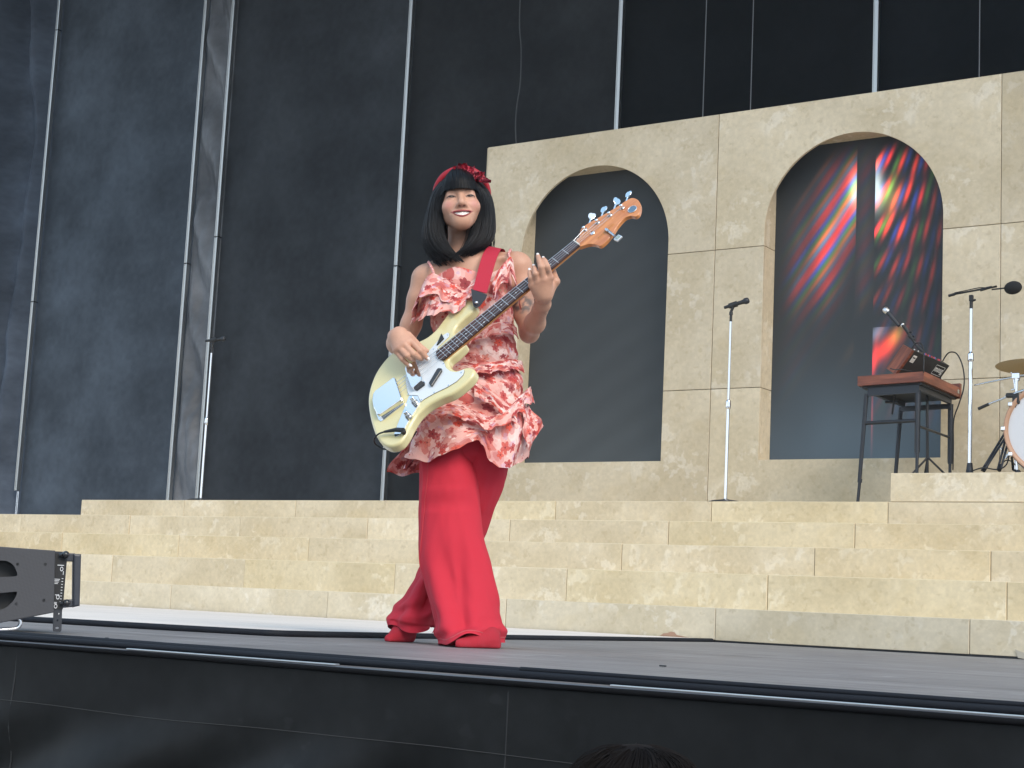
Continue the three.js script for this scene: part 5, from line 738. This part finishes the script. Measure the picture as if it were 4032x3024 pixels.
// ---------- the bass guitar ----------
{
  const o = tag(new THREE.Group(), 'cream electric bass guitar with white pickguard held by the musician', 'bass guitar'); o.name = 'bass_guitar';
  const P0 = at(1738, 1394, 0.245), U = at(2270, 955, 0.235).sub(P0).normalize(), T = V(0, 0.10, 1).normalize();
  let Vd = V(0, -1, 0); Vd.addScaledVector(U, -Vd.dot(U)); Vd.addScaledVector(T, -Vd.dot(T)).addScaledVector(U, -Vd.dot(U)).normalize();
  const tilt = 0.70, fw = U.clone().cross(Vd).normalize(); if (fw.z < 0) fw.negate();
  const Y = Vd.clone().multiplyScalar(-Math.cos(tilt)).addScaledVector(fw, -Math.sin(tilt)).normalize(), N = U.clone().cross(Y).normalize();
  const inPerson = new THREE.Matrix4().makeBasis(U, Y, N).setPosition(P0), toWorld = new THREE.Matrix4().makeRotationY(FACE).multiply(inPerson);
  toWorld.decompose(o.position, o.quaternion, o.scale); scene.add(o);
  const inv = toWorld.clone().invert(), camL = CAM.clone().applyMatrix4(inv);
  const B = (px, py, z = 0) => { const d = sight(px, py).transformDirection(inv), t = (z - camL.z) / d.z; return V(camL.x + d.x * t, camL.y + d.y * t, z); };
  const poly = (pts, z = 0, smooth = 0, closed = true) => { const q = pts.map(([x, y]) => B(x, y, z)); const r = smooth ? new THREE.CatmullRomCurve3(q, closed, 'centripetal').getPoints(smooth) : q; return new THREE.Shape(r.map((p) => new THREE.Vector2(p.x, p.y))); };
  const ext = (s, d, z0, b = 0.001, seg = 2) => new THREE.ExtrudeGeometry(s, { depth: d - 2 * b, bevelEnabled: b > 0, bevelSize: b, bevelOffset: -b, bevelThickness: b, bevelSegments: seg, curveSegments: 20 }).translate(0, 0, z0 + b);
  const cream = phys({ color: lin(0.64, 0.56, 0.29), roughness: 0.30, clearcoat: 0.7, clearcoatRoughness: 0.12 });
  const outline = [[1832, 1352], [1818, 1340], [1800, 1322], [1788, 1306], [1798, 1282], [1822, 1257], [1858, 1226], [1872, 1206], [1871, 1190], [1852, 1177], [1820, 1184], [1775, 1218], [1744, 1258], [1712, 1299], [1680, 1326], [1640, 1345], [1600, 1358], [1554, 1380], [1522, 1407], [1481, 1462], [1457, 1520], [1448, 1570], [1452, 1620], [1463, 1670], [1480, 1716], [1503, 1746], [1536, 1757], [1572, 1744], [1598, 1712], [1618, 1672], [1645, 1630], [1684, 1594], [1728, 1570], [1784, 1546], [1836, 1506], [1864, 1474], [1868, 1455], [1850, 1444], [1826, 1447], [1801, 1456], [1780, 1450], [1768, 1434], [1768, 1416], [1796, 1392]];
  const bodyS = poly(outline, 0, 260);
  const bm = part('body', ext(bodyS, 0.042, -0.042, 0.011, 6), cream, o);
  // pickguard, control plate
  const guard = [[1764, 1311], [1771, 1316], [1768, 1328], [1728, 1366], [1722, 1374], [1735, 1412], [1750, 1430], [1757, 1450], [1774, 1464], [1798, 1468], [1827, 1457], [1829, 1464], [1824, 1478], [1798, 1504], [1762, 1526], [1712, 1550], [1671, 1573], [1658, 1583], [1646, 1559], [1612, 1557], [1606, 1545], [1599, 1507], [1599, 1480], [1612, 1462], [1631, 1421], [1660, 1402], [1689, 1385], [1718, 1352], [1742, 1324]];
  part('pickguard', ext(poly(guard), 0.003, 0.0003, 0.0006), phys({ color: lin(0.62, 0.65, 0.67), roughness: 0.28, clearcoat: 0.4 }), o);
  part('guard_edge', ext(poly(guard.map(([x, y]) => [x + (x - 1710) * 0.008, y + (y - 1450) * 0.008])), 0.0012, 0.0001, 0.0003), std({ color: lin(0.10, 0.10, 0.09), roughness: 0.5 }), o);
  for (const [x, y] of [[1763, 1318], [1707, 1375], [1746, 1432], [1816, 1467], [1766, 1517], [1710, 1545], [1659, 1574], [1608, 1552], [1606, 1480]]) { const q = B(x, y, 0.0034); part('screw', new THREE.CylinderGeometry(0.0032, 0.0032, 0.0016, 14).rotateX(Math.PI / 2).translate(q.x, q.y, q.z), M.steel, o); }
  const plate = [[1612, 1559], [1646, 1561], [1656, 1584], [1640, 1612], [1622, 1640], [1604, 1670], [1588, 1700], [1572, 1716], [1557, 1722], [1553, 1711], [1566, 1675], [1584, 1630], [1600, 1592]];
  part('control_plate', ext(poly(plate), 0.0025, 0.0004, 0.0006), M.chrome, o);
  for (const [x, y] of [[1636, 1588], [1611, 1644]]) {
    const q = B(x, y, 0.003), k = part('knob', lathe([[0.001, 0.022], [0.0085, 0.022], [0.0095, 0.020], [0.0095, 0.010], [0.0118, 0.009], [0.012, 0.008], [0.012, 0]], 24).rotateX(Math.PI / 2).translate(q.x, q.y, q.z), M.steel, o);
    part('knob_cap', lathe([[0.0003, 0.035], [0.0068, 0.035], [0.0078, 0.033], [0.0078, 0.021]], 24).rotateX(Math.PI / 2).translate(q.x, q.y, q.z), M.chrome, k);
  }
  // covers, pickups, rests
  const H = 0.024, cover = poly([[1549, 1484], [1556, 1489], [1581, 1566], [1578, 1572], [1494, 1631], [1484, 1630], [1470, 1604], [1465, 1572], [1468, 1550], [1476, 1538]], H, 0);
  part('bridge_cover', ext(cover, H, 0.0, 0.004, 3), M.chrome, o);
  part('cover_flange', ext(poly([[1557, 1500], [1592, 1580], [1588, 1592], [1512, 1652], [1500, 1659], [1490, 1652], [1480, 1625]], 0.002), 0.002, 0.0003, 0.0005), M.chrome, o);
  const pcs = poly([[1596, 1444], [1632, 1420], [1637, 1424], [1661, 1488], [1658, 1496], [1623, 1527], [1617, 1522], [1601, 1478], [1594, 1452]], 0.021, 0);
  part('pickup_cover', ext(pcs, 0.016, 0.005, 0.0022, 3), M.chrome, o);
  part('pickup', ext(poly([[1633, 1527], [1664, 1500], [1672, 1506], [1671, 1514], [1644, 1536], [1636, 1536]], 0.008), 0.007, 0.003, 0.0015), M.blackGloss, o);
  part('pickup_surround', ext(poly([[1630, 1527], [1664, 1497], [1674, 1504], [1673, 1516], [1645, 1540], [1634, 1540]], 0.004), 0.0015, 0.0032, 0.0003), M.chrome, o);
  part('finger_rest', ext(poly([[1688, 1507], [1694, 1517], [1700, 1517], [1738, 1458], [1738, 1450], [1728, 1448], [1720, 1452]], 0.012), 0.010, 0.003, 0.003, 3), M.blackGloss, o);
  part('thumb_rest', ext(poly([[1738, 1313], [1747, 1331], [1727, 1352], [1719, 1358]], 0.008), 0.008, 0.001, 0.001), M.black, o);
  // neck, fretboard, frets
  const nut = B(2270, 957, 0.011), fbEnd = B(1733, 1399, 0.011), FL = nut.x - fbEnd.x, SC = FL / 0.699, wN = 0.0415, wE = 0.064, wy = (x) => lerp(wE, wN, x / FL), cyl = (x) => lerp(fbEnd.y, nut.y, x / FL);
  const neckMat = phys({ color: lin(0.52, 0.20, 0.045), roughness: 0.3, clearcoat: 0.6, clearcoatRoughness: 0.15 }), maple = phys({ map: tex(256, 128, (u, v) => { const w = fbm(u * 3, v * 22, 3, 45, 3, 22); return mix3(C8(184, 108, 52), C8(216, 142, 80), clamp((w - 0.3) * 1.9)); }), roughness: 0.3, clearcoat: 0.6, clearcoatRoughness: 0.15 });
  part('neck', grid(40, 16, (u, v) => { const x = u * FL, a = v * Math.PI, w = wy(x) / 2 - 0.0006, deep = lerp(0.022, 0.017, u); return { p: V(fbEnd.x + x, cyl(x) + Math.cos(a) * w, 0.0045 - Math.sin(a) * deep), uv: [x, v * 0.1] }; }), neckMat, o);
  const hw = (x, s) => cyl(x) + s * wy(x) / 2;
  const fbS = new THREE.Shape(); fbS.moveTo(fbEnd.x, hw(0, -0.9)); for (let i = 0; i <= 8; i++) { const t = i / 8 - 0.5; fbS.lineTo(fbEnd.x - 0.012 * (1 - 4 * t * t), cyl(0) + t * wE * 0.98); } fbS.lineTo(fbEnd.x + FL, hw(FL, 1)); fbS.lineTo(fbEnd.x + FL, hw(FL, -1)); fbS.closePath();
  part('fretboard', uvBox(ext(fbS, 0.0068, 0.0045, 0.001), 0.22), std({ map: rosewoodTex, roughness: 0.5 }), o);
  for (let n = 1; n <= 20; n++) { const x = FL - SC * (1 - Math.pow(2, -n / 12)); if (x < 0.002) continue; part('fret', rod(V(fbEnd.x + x, hw(x, -0.97), 0.0115), V(fbEnd.x + x, hw(x, 0.97), 0.0115), 0.0014, 0.0014, 8), M.alu, o); }
  part('nut', rbox(0.004, wN, 0.006, 0.001, nut.x + 0.001, nut.y, 0.0125), std({ color: lin(0.72, 0.70, 0.62), roughness: 0.4 }), o);
  const fx = (n) => FL - SC * (1 - Math.pow(2, -n / 12)); for (const n of [3, 5, 7, 9, 12, 15, 17, 19]) for (const s of n === 12 ? [-0.25, 0.25] : [0]) { const x = (fx(n) + fx(n - 1)) / 2; part('fret_dot', new THREE.CylinderGeometry(0.003, 0.003, 0.0012, 14).rotateX(Math.PI / 2).translate(fbEnd.x + x, cyl(x) + s * wy(x), 0.0112), M.white, o); }
  // headstock
  const hs = [[2270, 940], [2279, 934], [2287, 902], [2311, 882], [2356, 856], [2416, 822], [2461, 792], [2487, 779], [2509, 785], [2521, 803], [2520, 829], [2513, 845], [2502, 852], [2483, 850], [2461, 857], [2431, 889], [2412, 918], [2392, 944], [2363, 968], [2346, 963], [2322, 960], [2292, 968], [2279, 972], [2274, 968]];
  part('headstock', uvBox(ext(poly(hs, 0.004, 150), 0.016, -0.012, 0.002, 3), 0.3, 0.2, 0.4), maple, o);
  const script = canvasTex(256, 64, (g) => { g.fillStyle = '#c07a3c'; g.fillRect(0, 0, 256, 64); g.strokeStyle = '#3c2412'; g.lineWidth = 3; g.beginPath(); g.moveTo(10, 40); g.bezierCurveTo(30, -6, 40, 70, 60, 30); g.bezierCurveTo(70, 10, 84, 56, 100, 32); g.bezierCurveTo(120, 12, 126, 52, 150, 30); g.stroke(); g.lineWidth = 1.6; for (let i = 0; i < 10; i++) { g.beginPath(); g.moveTo(160 + i * 8, 26); g.lineTo(164 + i * 8, 38); g.stroke(); } });
  { const a = B(2352, 940, 0.0052), b = B(2415, 880, 0.0052); const s = new THREE.PlaneGeometry(a.distanceTo(b), 0.013).rotateZ(Math.atan2(b.y - a.y, b.x - a.x)).translate((a.x + b.x) / 2, (a.y + b.y) / 2, 0.0048); part('headstock_script', s, std({ map: script, roughness: 0.35 }), o); }
  const posts = [[2303, 905], [2353, 877], [2402, 848], [2450, 819]], keys = [[2330, 852], [2377, 826], [2428, 793], [2474, 766]], pg = [];
  posts.forEach(([x, y], i) => {
    const q = B(x, y, 0.005), kq = B(keys[i][0], keys[i][1], -0.006), t = part('tuning_post', lathe([[0.0003, 0.017], [0.0058, 0.017], [0.0058, 0.012], [0.0045, 0.010], [0.0055, 0.004], [0.0088, 0.003], [0.0095, 0]], 20).rotateX(Math.PI / 2).translate(q.x, q.y, q.z), M.chrome, o);
    const d = kq.clone().sub(V(q.x, q.y, -0.006)), l = d.length(); d.normalize(); const s = new THREE.Shape(); const W = 0.0155; s.moveTo(-0.003, -0.018); s.bezierCurveTo(-0.006, -0.008, -W * 0.8, -0.012, -W * 0.85, 0.0); s.bezierCurveTo(-W * 1.1, 0.012, -0.006, 0.020, 0, 0.014); s.bezierCurveTo(0.006, 0.020, W * 1.1, 0.012, W * 0.85, 0.0); s.bezierCurveTo(W * 0.8, -0.012, 0.006, -0.008, 0.003, -0.018); s.closePath();
    const g = ext(s, 0.004, -0.002, 0.0012); const m4 = new THREE.Matrix4().makeRotationY([0.35, -0.2, 0.9, -0.3][i]).premultiply(new THREE.Matrix4().makeRotationZ(Math.atan2(d.y, d.x) - Math.PI / 2)).setPosition(kq); g.applyMatrix4(m4);
    part('tuning_key', g, M.chrome, t); part('key_shaft', rod(V(q.x, q.y, -0.006).addScaledVector(d, 0.01), kq.clone().addScaledVector(d, -0.012), 0.0032), M.chrome, t); pg.push(V(q.x, q.y, 0.012));
  });
  { const q = B(2333, 917, 0.006); part('string_tree', lathe([[0.0003, 0.005], [0.003, 0.005], [0.004, 0.003], [0.0085, 0.003], [0.0088, 0]], 20).rotateX(Math.PI / 2).translate(q.x, q.y, q.z - 0.0015), M.chrome, o); const r = B(2490, 824, 0.005); part('round_badge', new THREE.CylinderGeometry(0.0165, 0.0165, 0.002, 32).rotateX(Math.PI / 2).translate(r.x, r.y, 0.0048), std({ color: lin(0.30, 0.32, 0.35), metalness: 1, roughness: 0.2 }), o); part('badge_ring', new THREE.TorusGeometry(0.0165, 0.0012, 8, 36).translate(r.x, r.y, 0.0058), M.alu, o); }
  // strings
  const br = B(1560, 1535, 0.014); for (let i = 0; i < 4; i++) { const t = (1.5 - i) / 3, q = [V(br.x, br.y + t * 0.058, 0.016), V(nut.x, nut.y + t * 0.031, 0.0158), pg[i].clone().add(V(0, -0.004, 0.001))]; part('string', [rod(q[0], q[1], [0.0013, 0.0011, 0.0009, 0.0008][i], undefined, 6), rod(q[1], q[2], [0.0013, 0.0011, 0.0009, 0.0008][i], undefined, 6)], M.steel, o); }
  // strap over her left shoulder
  const toB = new THREE.Matrix4().copy(inPerson).invert(), S = (px, py, z) => at(px, py, z).applyMatrix4(toB);
  const redStrap = std({ color: lin(0.42, 0.012, 0.036), roughness: 0.8, bumpMap: scaled(weave, 12), bumpScale: 0.0004 });
  const L1 = [[1862, 1142, 0.165], [1878, 1080, 0.128], [1898, 1010, 0.085], [1912, 985, 0.045], [1924, 972, 0.0], [1935, 985, -0.06], [1925, 1100, -0.13], [1880, 1250, -0.14]].map((p) => S(...p)), L2 = [[1916, 1156, 0.165], [1934, 1092, 0.128], [1956, 1018, 0.085], [1968, 992, 0.045], [1975, 982, 0.0], [1990, 995, -0.06], [1985, 1110, -0.13], [1945, 1260, -0.14]].map((p) => S(...p)), c1 = new THREE.CatmullRomCurve3(L1), c2 = new THREE.CatmullRomCurve3(L2);
  const sg = (off) => grid(8, 70, (u, v) => { const a = c1.getPointAt(v), b = c2.getPointAt(v), e = 0.02, n = b.clone().sub(a).cross(c1.getTangentAt(v)).normalize(); return { p: a.lerp(b, u).addScaledVector(n, off), uv: [u * 0.055, v * 0.5] }; });
  const st = part('strap', [sg(0), sg(0.0025)], redStrap, o);
  const leather = [[1854, 1138, 0.170], [1919, 1161, 0.170], [1913, 1176, 0.176], [1890, 1206, 0.190], [1877, 1213, 0.195], [1866, 1208, 0.196], [1860, 1192, 0.190], [1858, 1160, 0.178]].map((p) => S(...p)), lc = leather.reduce((a, p) => a.add(p), V(0, 0, 0)).multiplyScalar(1 / 8);
  const lg = new THREE.BufferGeometry(), lp = [], camD = V(0, 0, 1).transformDirection(toB); { const tri = (a, b, c) => lp.push(a.x, a.y, a.z, b.x, b.y, b.z, c.x, c.y, c.z), off = camD.clone().multiplyScalar(0.004); for (let i = 0; i < 8; i++) { const a = leather[i], b = leather[(i + 1) % 8], a2 = a.clone().add(off), b2 = b.clone().add(off); tri(lc, a, b); tri(lc.clone().add(off), a2, b2); tri(a, b, b2); tri(a, b2, a2); } lg.setAttribute('position', new THREE.Float32BufferAttribute(lp, 3)); lg.computeVertexNormals(); }
  part('strap_end', lg, std({ color: lin(0.016, 0.020, 0.030), roughness: 0.75 }), st);
  { const q = S(1876, 1192, 0.20); part('strap_button', new THREE.SphereGeometry(0.0065, 16, 12).translate(q.x, q.y, q.z), M.steel, st); }
  // cable plugged into the control plate
  const K = (px, py, z) => B(px, py, z).applyMatrix4(toWorld);
  const cb = thing('instrument_cable', 'black cable plugged into the bass and running over its lower edge', 'cable', [0, 0, 0]);
  part('plug', [rod(K(1590, 1703, 0.004), K(1586, 1693, 0.022), 0.009, 0.009), rod(K(1587, 1694, 0.022), K(1560, 1692, 0.020), 0.0085, 0.008), rod(K(1560, 1692, 0.020), K(1514, 1700, 0.014), 0.0075, 0.0045)], M.black, cb);
  part('cord', tube([K(1514, 1700, 0.014), K(1492, 1708, 0.012), K(1476, 1722, 0.008), K(1472, 1738, -0.012), K(1482, 1752, -0.035), K(1510, 1768, -0.05), K(1560, 1760, -0.07), at(1640, 1700, 0.10).applyAxisAngle(V(0, 1, 0), FACE)], 0.0032, 70, 8), M.black, cb);
  // clip-on tuner
  const ct = thing('clip_on_tuner', 'small silver clip-on tuner gripping the lower edge of the headstock', 'tuner', K(2414, 915, 0.006).toArray());
  const C = (px, py, z) => K(px, py, z).sub(ct.position);
  part('clip', [rod(C(2392, 908, 0.008), C(2420, 930, 0.008), 0.0055, 0.0055, 6), rod(C(2386, 904, 0.010), C(2396, 911, 0.010), 0.007)], M.steel, ct);
  { const q = new THREE.Quaternion(); toWorld.decompose(V(0, 0, 0), q, V(1, 1, 1)); const c = C(2434, 938, 0.008); const g = rbox(0.026, 0.022, 0.008, 0.002).rotateZ(0.1); g.applyQuaternion(q).translate(c.x, c.y, c.z); part('display_case', g, M.alu, ct); const g2 = rbox(0.016, 0.013, 0.002, 0.0008).rotateZ(0.1).translate(0, 0, 0.0045); g2.applyQuaternion(q).translate(c.x, c.y, c.z); part('screen', g2, std({ color: lin(0.30, 0.36, 0.33), roughness: 0.2 }), ct); }
}

// ---------- a spectator's head at the bottom edge ----------
{
  const p = onZ(2500, 3062, 3.05), o = thing('person', 'spectator seen only by the top of a dark brown head at bottom', 'person', [p.x, -1.55, p.z], 2.9);
  const hc = V(0, p.y + 1.55 - 0.085, 0), R = rng(31), sk = blend([ell(hc, 0.076, 0.105, 0.096), cap(hc.clone().add(V(0, -0.08, -0.01)), hc.clone().add(V(0, -0.22, -0.02)), 0.05, 0.055), cap(hc.clone().add(V(-0.17, -0.30, -0.02)), hc.clone().add(V(0.17, -0.30, -0.02)), 0.06), ell(hc.clone().add(V(0, -0.55, -0.01)), 0.17, 0.3, 0.10), cap(hc.clone().add(V(-0.19, -0.32, 0)), hc.clone().add(V(-0.22, -0.62, 0.02)), 0.045, 0.035), cap(hc.clone().add(V(0.19, -0.32, 0)), hc.clone().add(V(0.22, -0.62, 0.02)), 0.045, 0.035), cap(hc.clone().add(V(-0.09, -0.8, 0)), hc.clone().add(V(-0.09, -1.56, 0)), 0.085, 0.05), cap(hc.clone().add(V(0.09, -0.8, 0)), hc.clone().add(V(0.09, -1.56, 0)), 0.085, 0.05)], 0.05);
  part('body', surfaceNets(sk, V(-0.34, 0.0, -0.2), V(0.34, hc.y + 0.14, 0.2), 0.018), std({ color: lin(0.30, 0.17, 0.11), roughness: 0.6 }), o);
  const strands = []; for (let i = 0; i < 900; i++) { const a = R() * 6.283, e = 0.15 + R() * 1.4, q = (k, m) => hc.clone().add(V(Math.cos(a + k * 0.25) * 0.092 * m * Math.cos(e - k), Math.sin(e - k * 0.9) * 0.122 * m, Math.sin(a + k * 0.25) * 0.112 * m * Math.cos(e - k))); strands.push(tube([q(0, 1.0), q(0.25, 1.03 + R() * 0.03), q(0.55, 1.04 + R() * 0.05), q(0.9, 1.02 + R() * 0.05)], 0.0007, 8, 3)); }
  const hm = phys({ color: lin(0.006, 0.004, 0.0035), roughness: 0.7, specularIntensity: 0.3 });
  const hr = part('hair', surfaceNets((x, y, z) => Math.max(ell(hc.clone().add(V(0, 0.008, 0)), 0.09, 0.118, 0.108)(x, y, z), hc.y - 0.04 - y), hc.clone().add(V(-0.13, -0.1, -0.15)), hc.clone().add(V(0.13, 0.15, 0.15)), 0.008), hm, o);
  part('hair_strand', strands, hm, hr).userData.kind = 'stuff';
}
renderer.render(scene, camera);
